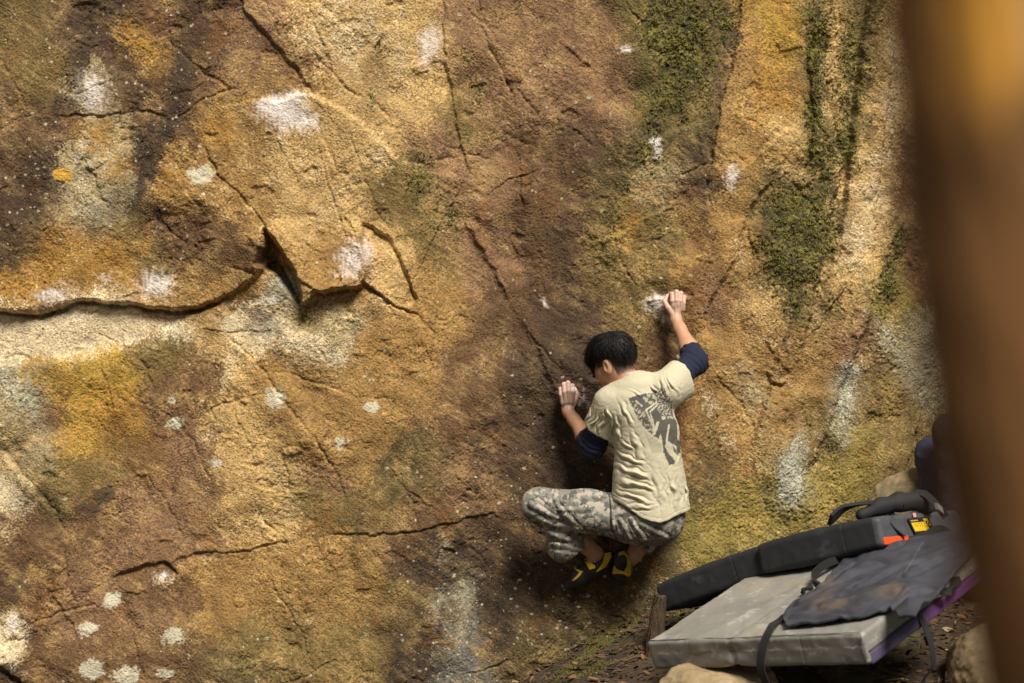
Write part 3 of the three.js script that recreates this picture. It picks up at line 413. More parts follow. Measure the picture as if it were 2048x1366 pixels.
    for (const [du, dv, ru, rv, deg = 0] of discs) if (Math.abs(u - du) < 44 && Math.abs(v - dv) < 44 && ru) {
      const cs = Math.cos(deg / 57.3), sn = Math.sin(deg / 57.3), q = Math.hypot(((u - du) * cs + (v - dv) * sn) / ru, (-(u - du) * sn + (v - dv) * cs) / rv) + .55 * b + .85 * c + .3 * d;
      if (q < 1.06) to([LICH[0] * (1 + .22 * d + .2 * c), LICH[1] * (1 + .22 * d + .2 * c), LICH[2] * (1 + .2 * d + .2 * c)], (1 - sstep(.78, 1.06, q)) * .84);
    }
    { const q = Math.hypot((u - 128) / 20, (v - 350) / 15) + .4 * b + .4 * c; if (q < 1) to([.62, .36, .06], 1 - sstep(.8, 1, q)); }
    { const q = Math.min(Math.hypot((u - 207) / 24, (v - 992) / 20), Math.hypot((u - 175) / 34, (v - 1018) / 10)) + .5 * b + .4 * c; if (q < 1) to([.085, .055, .032], (1 - sstep(.85, 1, q)) * .92); }
    const wc = wChalk(u, v); if (wc > .05) to(CHALK, .84 * sstep(.16, 1.12, wc * .98 + .30 * b + .42 * c + .14 * d + .16 * lg + .26 * n2(u / 5.5, v / 24 + 6)));
    const q = o * 4; D[q] = LUT[clamp(R, 0, 1) * 4096 | 0]; D[q + 1] = LUT[clamp(G, 0, 1) * 4096 | 0]; D[q + 2] = LUT[clamp(B, 0, 1) * 4096 | 0]; D[q + 3] = 255;
    const bh = clamp(.5 + .20 * d + .18 * e + .12 * c + .28 * cr - .25 * grit, 0, 1) * 255; Bm[q] = Bm[q + 1] = Bm[q + 2] = bh; Bm[q + 3] = 255;
  }
  const tex = (data, srgb) => { const t = new THREE.DataTexture(data, TW, TH); t.wrapS = t.wrapT = THREE.MirroredRepeatWrapping; t.magFilter = t.minFilter = THREE.LinearFilter; if (srgb) t.colorSpace = THREE.SRGBColorSpace; t.needsUpdate = true; return t; };
  const P = new Float32Array(NU * NV * 3), UV = new Float32Array(NU * NV * 2), I = new Uint32Array((NU - 1) * (NV - 1) * 6);
  for (let j = 0; j < NV; j++) for (let i = 0; i < NU; i++) {
    const u = axisU[i], v = axisV[j], o = j * NU + i, [x, yy, z, nx, ny, nz] = basePoint(u, v), h = H[o], w = toWorld([x + nx * h, yy + ny * h, z + nz * h]);
    P[o * 3] = w.x; P[o * 3 + 1] = w.y; P[o * 3 + 2] = w.z; UV[o * 2] = (u - U0) / TW; UV[o * 2 + 1] = (v - V0) / TH;
  }
  let k = 0; for (let j = 0; j + 1 < NV; j++) for (let i = 0; i + 1 < NU; i++) { const a = j * NU + i, b = a + NU; I[k++] = a; I[k++] = b; I[k++] = a + 1; I[k++] = a + 1; I[k++] = b; I[k++] = b + 1; }
  const g = new THREE.BufferGeometry(); g.setAttribute('position', new THREE.BufferAttribute(P, 3)); g.setAttribute('uv', new THREE.BufferAttribute(UV, 2)); g.setIndex(new THREE.BufferAttribute(I, 1)); g.computeVertexNormals();
  const m = new THREE.Mesh(g, std({ map: tex(D, true), bumpMap: tex(Bm, false), bumpScale: 0.006, roughness: 0.93 })); m.material.name = 'weathered_stone';
  m.name = 'boulder'; tag(m, 'huge tan boulder face streaked with brown, moss, lichen and white chalk behind the climber', 'boulder'); place(m);
}
{
  const r = rng(33), blade = new THREE.ConeGeometry(.5, 1, 4, 1), K = 8500, im = new THREE.InstancedMesh(blade, std({ color: 0xffffff, roughness: 1 }), K), o = new THREE.Object3D(), c = new THREE.Color(); blade.translate(0, .3, 0); let n = 0, tries = 0;
  while (n < K && tries++ < 600000) {
    const u = -80 + r() * 1950, v = -80 + r() * 1420, m = moss(u, v), y = wYel(u, v); if (m < .5 + .5 * r() && !(y > .8 && r() < .02) || n2(u / 13 + 3, v / 17) < -.05 + .3 * r()) continue;
    const [i] = span2(axisU, u), [j] = span2(axisV, v), h = H[j * NU + i], [x, yy, z, nx, ny, nz] = basePoint(axisU[i], axisV[j]), s = .005 + .009 * r(), w = toWorld([x + nx * h, yy + ny * h, z + nz * h]);
    o.position.copy(w); o.quaternion.setFromUnitVectors(new THREE.Vector3(0, 1, 0), new THREE.Vector3(nx + (r() - .5) * 1.3, ny + .1 + (r() - .5) * 1.3, nz).normalize()); o.scale.set(s * .7, s, s * .7); o.updateMatrix(); im.setMatrixAt(n, o.matrix);
    const q = r(); m > .35 ? c.setRGB(.08 + .17 * q, .072 + .145 * q, .011 + .022 * q) : c.setRGB(.16 + .14 * q, .13 + .10 * q, .025 + .02 * q); im.setColorAt(n++, c);
  }
  im.count = n; im.name = 'wall_moss'; im.userData = { kind: 'stuff', label: 'green moss growing in patches on the boulder face', category: 'moss' }; place(im);
}

// ------------------------------------------------------------------ the climber
const skinMat = new THREE.MeshPhysicalMaterial({ vertexColors: true, roughness: 0.55, sheen: 0.15, sheenRoughness: 0.5, sheenColor: lin(1, .6, .5) }), clothMat = std({ vertexColors: true, roughness: 0.95 }), hairMat = new THREE.MeshPhysicalMaterial({ vertexColors: true, roughness: 0.5, specularIntensity: 0.35 }), rubberMat = std({ vertexColors: true, roughness: 0.5 });
const chartU = (x, z) => 1024 + x * 450 / (1 - z / DIST), chartV = (y, z) => 683 - y * 450 / (1 - z / DIST);
const segD = (u, v, a, b) => { const dx = b[0] - a[0], dy = b[1] - a[1], t = clamp(((u - a[0]) * dx + (v - a[1]) * dy) / (dx * dx + dy * dy), 0, 1); return Math.hypot(u - a[0] - dx * t, v - a[1] - dy * t); };
const inPoly = (L, u, v) => { let s = false; for (let k = 0, p = L.length - 1; k < L.length; p = k++) if (L[k][1] > v !== L[p][1] > v && u < (L[p][0] - L[k][0]) * (v - L[k][1]) / (L[p][1] - L[k][1]) + L[k][0]) s = !s; return s; };
const mixC = (a, b, t) => [mix(a[0], b[0], t), mix(a[1], b[1], t), mix(a[2], b[2], t)];
function headShape(C, f0, u0, size = 1) {
  const fr = frame(f0, u0), [f, u, s] = fr, at = (a, b, c) => add3(C, sc3(f, a * size), sc3(u, b * size), sc3(s, c * size)), R = r => r.map(v => v * size);
  const skull = ell(at(-.012, .022, 0), fr, R([.096, .086, .076])), jaw = ell(at(.028, -.055, 0), fr, R([.058, .062, .056])), chin = ball(at(.070, -.098, 0), .020 * size), cheekA = ball(at(.052, -.03, .038), .026 * size), cheekB = ball(at(.052, -.03, -.038), .026 * size);
  const nose = chain([[at(.088, .006, 0), .008 * size], [at(.106, -.036, 0), .013 * size]]), wingA = ball(at(.096, -.042, .012), .010 * size), wingB = ball(at(.096, -.042, -.012), .010 * size);
  const lipsU = cap(at(.088, -.066, .016), .007 * size, at(.088, -.066, -.016), .007 * size), lipsL = cap(at(.086, -.076, .013), .008 * size, at(.086, -.076, -.013), .008 * size), brow = cap(at(.083, .016, .03), .012 * size, at(.083, .016, -.03), .012 * size);
  const eyeA = ball(at(.080, -.008, .031), .0135 * size), eyeB = ball(at(.080, -.008, -.031), .0135 * size), sockA = ball(at(.098, -.008, .033), .017 * size), sockB = ball(at(.098, -.008, -.033), .017 * size);
  const ear = sg => { const e = ell(at(-.012, -.022, sg * .080), frame(add3(f, sc3(s, sg * .35)), add3(u, sc3(f, -.2))), R([.019, .033, .009])), hollow = ell(at(-.006, -.018, sg * .090), fr, R([.011, .020, .008])); return (x, y, z) => smax(e(x, y, z), -hollow(x, y, z), .006); };
  const eA = ear(1), eB = ear(-1);
  const sdf = (x, y, z) => {
    let d = skull(x, y, z); if (d > .12) return d - .02;
    d = smin(d, jaw(x, y, z), .04); d = smin(d, chin(x, y, z), .03); d = smin(d, cheekA(x, y, z), .03); d = smin(d, cheekB(x, y, z), .03); d = smin(d, brow(x, y, z), .02);
    d = smax(d, -sockA(x, y, z), .012); d = smax(d, -sockB(x, y, z), .012); d = smin(d, eyeA(x, y, z), .004); d = smin(d, eyeB(x, y, z), .004);
    d = smin(d, nose(x, y, z), .012); d = smin(d, wingA(x, y, z), .008); d = smin(d, wingB(x, y, z), .008); d = smin(d, lipsU(x, y, z), .006); d = smin(d, lipsL(x, y, z), .006);
    return smin(smin(d, eA(x, y, z), .008), eB(x, y, z), .008);
  };
  const local = (x, y, z) => { const p = [x - C[0], y - C[1], z - C[2]], dt = q => (p[0] * q[0] + p[1] * q[1] + p[2] * q[2]) / size; return [dt(f), dt(u), dt(s)]; };
  return { sdf, local, at, fr };
}
function strands(h, size, low, count, seed) {   // tapered locks lying over the cap from the crown outward
  const r = rng(seed), ctr = [.000, .030, 0], rad = [.115, .095, .090], k = tidy3([-.38, .92, .08]), e1 = tidy3([.92, .38, 0]), e2 = [0, 0, 1], P = [], Nn = [], Cc = [], I = [];
  const on = (th, ph, lift) => { const s = Math.sin(th), d = [0, 1, 2].map(i => k[i] * Math.cos(th) + (e1[i] * Math.cos(ph) + e2[i] * Math.sin(ph)) * s), q = 1 / Math.hypot(d[0] / rad[0], d[1] / rad[1], d[2] / rad[2]) + lift; return [ctr[0] + d[0] * q, ctr[1] + d[1] * q, ctr[2] + d[2] * q]; };
  let made = 0, tries = 0;
  while (made < count && tries++ < count * 4) {
    const th0 = .08 + 1.6 * Math.sqrt(r()), ph0 = r() * 6.2832, len = .35 + .45 * r(), tw = (r() - .5) * 1.3, lift = r() < .08 ? .012 + .022 * r() : .002 + .017 * r() * r(), w = .0014 + .0016 * r(), L = [];
    for (let i = 0; i <= 5; i++) L.push(on(th0 + len * i / 5, ph0 + tw * i / 5, lift * (i / 5) - .003 * (1 - i / 5)));
    const tip = L[5]; if (tip[1] < low(tip[0], tip[2]) - .012 - .008 * r()) continue;
    const o = P.length / 3; made++; const g = .005 + .013 * r() * r();
    for (let i = 0; i <= 5; i++) {
      const p = h.at(...L[i]), nrm = tidy3(along(h.at(...ctr), p)), q = L[Math.min(5, i + 1)], q0 = L[Math.max(0, i - 1)], t = tidy3(along(h.at(...q0), h.at(...q))), sd = [t[1] * nrm[2] - t[2] * nrm[1], t[2] * nrm[0] - t[0] * nrm[2], t[0] * nrm[1] - t[1] * nrm[0]], ww = w * (1 - .85 * i / 5);
      for (const [a, b] of [[-1, 0], [0, 1], [1, 0]]) { P.push(p[0] + sd[0] * a * ww + nrm[0] * b * ww * .9, p[1] + sd[1] * a * ww + nrm[1] * b * ww * .9, p[2] + sd[2] * a * ww + nrm[2] * b * ww * .9); const m = tidy3([nrm[0] + sd[0] * a, nrm[1] + sd[1] * a, nrm[2] + sd[2] * a]); Nn.push(...m); Cc.push(g, g * .93, g); }
      if (i) for (const c of [0, 1]) { const a = o + (i - 1) * 3 + c, b = a + 1; I.push(a, b, b + 3, a, b + 3, a + 3); }
    }
  }
  const g = new THREE.BufferGeometry(); g.setAttribute('position', new THREE.Float32BufferAttribute(P, 3)); g.setAttribute('normal', new THREE.Float32BufferAttribute(Nn, 3)); g.setAttribute('color', new THREE.Float32BufferAttribute(Cc, 3)); g.setIndex(I); return g;
}
function tidy3(a) { const l = Math.hypot(...a) || 1; return [a[0] / l, a[1] / l, a[2] / l]; }
function hairShape(h, size, low) {   // low(a, c): lowest u at front-back place a, side place c
  const bulk = ell(h.at(.000, .030, 0), h.fr, [.114, .094, .089].map(v => v * size)), core = h.sdf;
  return (x, y, z) => {
    const [a, b, c] = h.local(x, y, z), strand = n3(a * 60 + c * 90 + 3, b * 14, c * 190 - a * 120), lock = n3(a * 30 + c * 16, b * 12 + 7, c * 44);
    let d = bulk(x, y, z) + 0.0050 * strand + .006 * lock;
    d = smin(d, core(x, y, z) - .009, .012);
    d = Math.max(d, -(core(x, y, z) + .004));
    return smax(d, (low(a, c) - b + .007 * lock + .004 * strand) * size, .012);
  };
}
{
  const zr = z => z < .1 ? z : .1 + (z - .1) * .75, J0 = J;
  { }
  const JC = (u, v, z) => J0(u, v, zr(z));
  const rHand = JC(1352, 640, .085), rElbow = JC(1391, 724, .27), rSho = JC(1332, 776, .42), lHand = JC(1137, 824, .075), lElbow = JC(1186, 892, .25), lSho = JC(1222, 806, .40);
  const hips = JC(1303, 1022, .35), lHip = JC(1268, 1036, .35), lKnee = JC(1078, 1010, .24), lAnk = JC(1192, 1108, .165), rHip = JC(1322, 1036, .34), rKnee = JC(1338, 1005, .11), rAnk = JC(1268, 1110, .19);
  const C = JC(1227, 721, .36), head = headShape(C, [-.74, -.33, -.58], [-.2, 1, 0]), c7 = JC(1268, 780, .405);
  const base = JC(1190, 1172, .08);
  const person = rockThing('person', base, 'climber crouched on the rock in cream t-shirt, navy sleeves and camouflage trousers', 'person');
  // ---- body: one continuous skin surface
  const finger = (...p) => chain(p.map(([u, v, z, r]) => [JC(u, v, z), r]), .003);
  const rFing = [finger([1347, 616, .088, .0110], [1345, 602, .098, .0112], [1344, 588, .090, .0104], [1341, 588, .052, .0094], [1340, 596, .034, .0085]), finger([1354, 615, .090, .0110], [1353, 601, .102, .0114], [1353, 584, .094, .0106], [1351, 584, .052, .0096], [1350, 593, .034, .0088]),
    finger([1361, 616, .088, .0106], [1361, 602, .099, .0110], [1362, 587, .090, .0102], [1360, 587, .052, .0092], [1359, 594, .034, .0085]), finger([1366, 619, .084, .0100], [1367, 606, .091, .0100], [1369, 594, .082, .0090], [1367, 593, .052, .0080], [1366, 598, .036, .0074]),
    finger([1346, 630, .086, .0145], [1336, 615, .090, .0125], [1329, 603, .078, .0105], [1335, 592, .062, .0092], [1340, 590, .052, .0080])];
  const lFing = [finger([1126, 806, .082, .0105], [1122, 789, .092, .0100], [1121, 778, .084, .0098], [1122, 779, .050, .0086], [1123, 783, .036, .0072]), finger([1132, 804, .088, .0110], [1129, 784, .100, .0110], [1128, 769, .092, .0108], [1129, 770, .050, .0096], [1130, 775, .034, .0082]),
    finger([1138, 803, .090, .0112], [1137, 782, .104, .0114], [1136, 766, .094, .0112], [1137, 768, .050, .0098], [1138, 774, .034, .0084]), finger([1144, 804, .088, .0110], [1146, 784, .100, .0112], [1145, 772, .090, .0110], [1145, 774, .050, .0096], [1145, 779, .034, .0082]),
    finger([1141, 816, .078, .014], [1151, 801, .064, .0120], [1154, 788, .050, .0100], [1150, 778, .042, .0086])];
  const palm = (a, b, c, d) => join(.012, cap(JC(...a), .012, JC(...b), .012), cap(JC(...a), .013, JC(...c), .012), cap(JC(...a), .012, JC(...d), .011), cap(JC(...b), .011, JC(...c), .011));
  const rPalm = palm([1352, 630, .085], [1349, 610, .092], [1356, 608, .094], [1363, 612, .088]), lPalm = palm([1137, 815, .075], [1126, 802, .078], [1135, 800, .082], [1143, 802, .080]);
  const tend = (x, y, z) => .0009 * Math.sin(chartU(x, z) * 1.05);
  const rArm = join(.02, chain([[rHand, .023], [lerp3(rHand, rElbow, .22), .026], [lerp3(rHand, rElbow, .66), .039], [rElbow, .037]], .02), cap(rElbow, .038, rSho, .052), cap(lerp3(rHand, rElbow, -.12), .020, rHand, .0235));
  const lArm = join(.02, chain([[lHand, .023], [lerp3(lHand, lElbow, .22), .026], [lerp3(lHand, lElbow, .66), .039], [lElbow, .037]], .02), cap(lElbow, .038, lSho, .052), cap(lerp3(lHand, lElbow, -.12), .020, lHand, .0235));
  const neck = cap(head.at(-.022, -.07, 0), .054, c7, .060), trap = join(.05, cap(c7, .055, lerp3(c7, lSho, .7), .04), cap(c7, .055, lerp3(c7, rSho, .7), .04));
  const trunkB = join(.06, cap(lSho, .05, rSho, .05), cap(c7, .055, JC(1290, 880, .36), .090), cap(JC(1290, 880, .36), .085, hips, .095));
  const legs = join(.04, cap(lHip, .075, lKnee, .052), chain([[lKnee, .05], [lerp3(lKnee, lAnk, .4), .050], [lerp3(lKnee, lAnk, .85), .034], [lAnk, .032]], .02), cap(rHip, .08, rKnee, .055), chain([[rKnee, .052], [lerp3(rKnee, rAnk, .4), .048], [lerp3(rKnee, rAnk, .85), .033], [rAnk, .031]], .02));
  const feet = join(.02, chain([[lAnk, .03], [JC(1180, 1140, .12), .03], [JC(1150, 1160, .07), .018]], .02), chain([[rAnk, .03], [JC(1246, 1138, .15), .028], [JC(1246, 1150, .07), .018]], .02));
  const body = (x, y, z) => {
    let d = smin(trunkB(x, y, z), legs(x, y, z), .05); d = smin(d, smin(smin(rArm(x, y, z), lArm(x, y, z), .001), trap(x, y, z), .04), .04);
    d = smin(d, smin(head.sdf(x, y, z), neck(x, y, z), .03), .02); d = smin(d, feet(x, y, z), .02);
    const u = chartU(x, z), v = chartV(y, z);
    if (u > 1310 && v < 680) { d = smin(d, rPalm(x, y, z) + tend(x, y, z), .014); let e = 1; for (const f of rFing) e = smin(e, f(x, y, z), .0045); d = smin(d, e, .007); }
    if (u < 1180 && v < 850 && v > 730) { d = smin(d, lPalm(x, y, z) + tend(x, y, z), .014); let e = 1; for (const f of lFing) e = smin(e, f(x, y, z), .0045); d = smin(d, e, .007); }
    return d;
  };
  const SKIN = [.50, .27, .145], CHALKY = [.66, .47, .40], PINKISH = [.56, .30, .20];
  const skinC = (x, y, z) => {
    const u = chartU(x, z), v = chartV(y, z), [a, b, c] = head.local(x, y, z);
    let col = mixC(SKIN, PINKISH, .5 + .5 * n3(x * 60, y * 60, z * 60));
    const hr = Math.hypot(u - 1350, v - 598), hl = Math.hypot(u - 1137, v - 782), k = Math.max(1 - sstep(24, 46, hr), 1 - sstep(24, 48, hl));
    if (k > 0) col = mixC(col, mixC(CHALKY, [.72, .60, .56], sstep(-.1, .5, n3(x * 90, y * 90, z * 90 + 4))), k * .55);
    if (Math.hypot(u - 1148, v - 777) < 4.5) col = [.80, .76, .74];
    if (Math.abs(a) < .14 && Math.abs(b) < .14 && Math.abs(c) < .1) {
      if (b > -.012 + .9 * Math.max(0, -a - .02) * -1 && a < .045 && Math.abs(c) > .03 && Math.hypot(a + .012, b + .022) > .03) col = mixC(col, [.012, .010, .010], .85);           // clipped sides
      if (a < -.03 && b > -.075) col = mixC(col, [.012, .010, .010], sstep(-.085, -.055, b + .01 * n3(x * 200, y * 200, z * 200)) * .9);
      if (a > .07 && Math.abs(Math.abs(c) - .031) < .016 && Math.abs(b - .016) < .004) col = [.02, .015, .012];   // brows
      if (a > .07 && Math.abs(Math.abs(c) - .031) < .014 && Math.abs(b + .012) < .0025) col = [.02, .015, .012];  // lowered lashes
      if (a > .075 && b < -.06 && b > -.083 && Math.abs(c) < .022) col = mixC(col, [.42, .16, .12], .7);
    }
    return col;
  };
  part(person, 'body', surface(body, [...JC(1040, 1190, .2).slice(0, 2), -.06], [JC(1425, 1190, .2)[0], JC(1040, 560, .2)[1], .56], .0036, skinC), skinMat);
  // ---- hair: longer on top with a fringe, clipped at sides and nape
  const low = (a, c) => a > .05 ? mix(.012, -.034, sstep(.05, .11, a)) : a > -.04 ? mix(.024, .016, (a + .04) / .09) : mix(-.052, .024, sstep(-.095, -.03, a));
  const hair = hairShape(head, 1, low);
  const cap0 = surface(hair, add3(C, [-.19, -.15, -.19]), add3(C, [.19, .20, .19]), .0032, (x, y, z) => { const k = .5 + .5 * n3(x * 90, y * 30, z * 90); return [.007 + .006 * k, .0065 + .005 * k, .007 + .006 * k]; });
  part(person, 'hair', mergeGeometries([cap0, strands(head, 1, low, 2400, 11)]), hairMat);
  // ---- t-shirt
  const rows = [[752, 1270, .050, .395, .055], [772, 1270, .092, .398, .075], [795, 1273, .135, .400, .098], [825, 1281, .150, .402, .112], [860, 1293, .147, .398, .118], [910, 1299, .144, .388, .120], [960, 1301, .157, .378, .124], [1000, 1303, .167, .370, .130], [1060, 1308, .178, .366, .136]];
  const row = v => { let k = 0; while (k < rows.length - 2 && v > rows[k + 1][0]) k++; const t = clamp((v - rows[k][0]) / (rows[k + 1][0] - rows[k][0]), 0, 1), q = t * t * (3 - 2 * t); return rows[k].map((p, i) => mix(p, rows[k + 1][i], i ? mix(t, q, .5) : t)); };
  const kz = (1 - .4 / DIST) / 450, hemV = u => u < 1310 ? mix(1000, 1044, sstep(1215, 1312, u)) : mix(1044, 1023, sstep(1312, 1390, u));
  const sleeveL = cap(lSho, .070, lerp3(lSho, lElbow, .62), .077), endL = halfspace(lerp3(lSho, lElbow, .60), add3(along(lSho, lElbow), [-.02, .02, 0])), sleeveR = join(.03, cap(rSho, .074, lerp3(rSho, rElbow, .66), .074), cap(JC(1345, 790, .40), .05, JC(1372, 772, .35), .052)), endR = halfspace(lerp3(rSho, rElbow, .50), add3(along(rSho, rElbow), [.02, -.03, 0]));
  const shoulders = join(.04, cap(lSho, .062, c7, .07), cap(rSho, .064, c7, .066), cap(c7, .06, JC(1280, 830, .43), .08));
  const folds = [[[1233, 905], [1292, 932], 5, 8], [[1236, 934], [1300, 955], 6, 9], [[1236, 958], [1316, 985], 6, 9], [[1232, 982], [1304, 1004], 6, 8], [[1250, 1012], [1310, 1012], 4, 7], [[1229, 830], [1236, 878], 6, 8], [[1216, 812], [1224, 862], 5, 7], [[1200, 830], [1178, 862], 4, 6], [[1210, 836], [1196, 872], 4, 6], [[1186, 815], [1168, 850], 3, 6], [[1322, 755], [1334, 790], 5, 7], [[1336, 748], [1356, 792], 5, 7], [[1304, 768], [1316, 784], 4, 6], [[1258, 782], [1284, 792], 3, 6], [[1240, 800], [1262, 850], 4, 8], [[1262, 860], [1284, 920], 4, 9], [[1340, 940], [1358, 1020], 4, 12], [[1310, 930], [1330, 1030], 3, 12], [[1352, 860], [1362, 930], 3, 9], [[1375, 960], [1382, 1020], 3, 8], [[1244, 880], [1270, 900], 4, 6]];
  const shirt = (x, y, z) => {
    const v = 683 - y / kz, u = 1024 + x / kz, r = row(v), w = r[2], dd = r[4], dx = x - (r[1] - 1024) * kz, dz = z - zr(r[3]);
    let d = (Math.hypot(dx / w, dz / dd) - 1) * Math.min(w, dd) * .92; d = Math.max(d, (752 - v) * kz);
    d = smin(d, shoulders(x, y, z), .05);
    d = smin(d, smax(sleeveL(x, y, z), endL(x, y, z) + .006 * n3(x * 30, y * 30, z * 30), .012), .03); d = smin(d, smax(sleeveR(x, y, z), endR(x, y, z) + .006 * n3(x * 30, y * 30, z * 30), .012), .03);
    if (d > .05) return d;
    if (z > .29) for (const [a, b, h, wd] of folds) { const uu = u + 7 * n2(u / 22, v / 22 + 5), vv = v + 9 * n2(u / 26 + 8, v / 26), q = segD(uu, vv, a, b) / (wd * .8); if (q < 2.2) { const t = clamp(((u - a[0]) * (b[0] - a[0]) + (v - a[1]) * (b[1] - a[1])) / ((b[0] - a[0]) ** 2 + (b[1] - a[1]) ** 2), 0, 1), e = Math.sin(Math.PI * clamp(t, .04, .96)) * (.6 + .8 * n2(u / 17 + 4, v / 17)); d -= e * h * .0025 * (Math.exp(-q * q * 2.6) - .8 * Math.exp(-(q - .95) * (q - .95) * 9)); } }
    d += .0022 * n3(x * 14 + 3, y * 18, z * 14) + .0016 * Math.abs(n3(x * 30 + y * 14, y * 36 - x * 18, z * 26)) - .0005 * n3(x * 110, y * 110, z * 110);
    const hem = hemV(u) + 2.2 * n2(u / 14, 4), stitch = Math.abs(v - hem + 9); if (stitch < 1.6) d += .0012 * (1 - stitch / 1.6);
    d = smax(d, (v - hem) * kz, .008);
    return smax(d, -neck(x, y, z) + .003, .006);
  };
  const PRINT = [[1257, 797], [1276, 790], [1292, 787], [1308, 786], [1312, 780], [1327, 772], [1332, 788], [1343, 802], [1346, 830], [1354, 846], [1355, 878], [1362, 886], [1361, 905], [1355, 907], [1353, 893], [1340, 884], [1334, 880], [1330, 893], [1336, 905], [1350, 922], [1348, 929], [1338, 930], [1327, 904], [1325, 884], [1322, 866], [1317, 878], [1302, 868], [1286, 852], [1274, 834]];
  const CREAM = [.55, .51, .375], INK = [.060, .056, .054];
  const shirtC = (x, y, z) => {
    const u = chartU(x, z), v = chartV(y, z), g = 1 + .05 * n3(x * 260, y * 260, z * 260) + .05 * n3(x * 9, y * 9, z * 9); let c = [CREAM[0] * g, CREAM[1] * g, CREAM[2] * g];
    if (z > .33 && inPoly(PRINT, u + 1.2 * n2(u / 3, v / 3), v + 1.2 * n2(u / 3 + 9, v / 3))) {
      let k = 1; const m = n2(u / 7 + 4, v / 7) + .6 * n2(u / 3, v / 3 + 8);
      if (v + (u - 1270) * -.9 > 806 && u < 1312 && m > .12) k = .35; if (u > 1313 && v < 838 && u - 1313 > (v - 815) * .6 && n2(u / 3.4, v / 3.4) > .08) k = .3; if (u > 1286 && u < 1314 && v > 788 && v < 808 && m > -.05) k = .3;
      if (segD(u, v, [1312, 806], [1292, 820]) < 1.6 || segD(u, v, [1292, 820], [1310, 862]) < 1.5 || segD(u, v, [1316, 808], [1300, 824]) < 1.4 || segD(u, v, [1300, 824], [1308, 850]) < 1.3 || segD(u, v, [1316, 845], [1308, 868]) < 3 || segD(u, v, [1338, 850], [1333, 882]) < 1.8) k = .08;
      if (segD(u, v, [1272, 802], [1284, 812]) < 1.6 || Math.hypot(u - 1327, v - 836) < 4) k = .15;
      c = mixC(c, INK, k * .93);
    } else if (z > .33 && u > 1284 && u < 1352 && v > 862 && v < 912 && inPoly([[1288, 862], [1322, 886], [1324, 904], [1304, 906]], u, v)) c = mixC(c, [.36, .33, .25], .6);
    return c;
  };
  part(person, 't_shirt', surface(shirt, [...JC(1150, 1056, .4).slice(0, 2), .12], [JC(1400, 1056, .4)[0], JC(1050, 715, .4)[1], .57], .0036, shirtC, .03), clothMat);
  // ---- navy undershirt sleeves, pushed up below the elbows
  const navyC = (x, y, z) => { const g = 1 + .15 * n3(x * 200, y * 200, z * 200); return [.010 * g, .015 * g, .040 * g]; };
  const sleeve = (name, sho, elb, hand, cuff, r) => {
    const A = cap(lerp3(sho, elb, .25), .056, elb, r), B = cap(elb, r, lerp3(elb, hand, cuff), r * .88), cut = halfspace(lerp3(elb, hand, cuff - .04), along(elb, hand)), ax = along(sho, elb), ln = Math.hypot(...ax);
    const sdf = (x, y, z) => { const t = ((x - sho[0]) * ax[0] + (y - sho[1]) * ax[1] + (z - sho[2]) * ax[2]) / ln; return smax(smin(A(x, y, z), B(x, y, z), .03) + .0022 * Math.sin(t * 240 + 3 * n3(x * 30, y * 30, z * 30)) * sstep(-.6, .4, n3(x * 14, y * 14, z * 14)) + .003 * n3(x * 24, y * 24, z * 24), cut(x, y, z), .006); };
    const lo = [0, 1, 2].map(i => Math.min(sho[i], elb[i], hand[i]) - .09), hi = [0, 1, 2].map(i => Math.max(sho[i], elb[i], hand[i]) + .09);
    part(person, name, surface(sdf, lo, hi, .004, navyC), clothMat);
  };
  sleeve('undershirt_sleeve', rSho, rElbow, rHand, .36, .051); sleeve('undershirt_sleeve', lSho, lElbow, lHand, .36, .053);
  // ---- camouflage trousers
  const knees = lerp3(lKnee, lAnk, .80), lHem = halfspace(lerp3(lKnee, lAnk, .80), add3(along(lKnee, lAnk), [-.06, -.01, 0])), rHem = halfspace(lerp3(rKnee, rAnk, .86), along(rKnee, rAnk));
  const thighL = chain([[lHip, .100], [lerp3(lHip, lKnee, .5), .092], [lKnee, .075]], .03), shinL = chain([[lKnee, .076], [lerp3(lKnee, lAnk, .45), .080], [lerp3(JC(1096, 1080, .2), lAnk, .35), .074], [JC(1152, 1096, .18), .062]], .03), seat = join(.06, ell(JC(1300, 1028, .35), AX, [.140, .10, .13]), cap(JC(1268, 1050, .36), .080, JC(1316, 1052, .36), .082)), thighR = cap(rHip, .095, rKnee, .08), shinR = chain([[rKnee, .075], [lerp3(rKnee, rAnk, .6), .062], [rAnk, .055]], .02);
  const creases = [[[1062, 1010], [1112, 1040], 5, 8], [[1112, 1012], [1160, 1060], 5, 8], [[1116, 1012], [1108, 988], 4, 6], [[1080, 1040], [1150, 1062], 6, 9], [[1070, 1062], [1160, 1086], 5, 9], [[1085, 1088], [1170, 1098], 4, 8], [[1120, 1020], [1180, 1020], 3, 7], [[1222, 1000], [1226, 1060], 4, 5], [[1240, 1040], [1260, 1080], 5, 7], [[1262, 1042], [1288, 1082], 5, 7], [[1285, 1050], [1330, 1075], 4, 9], [[1100, 1006], [1070, 985], 3, 6]];
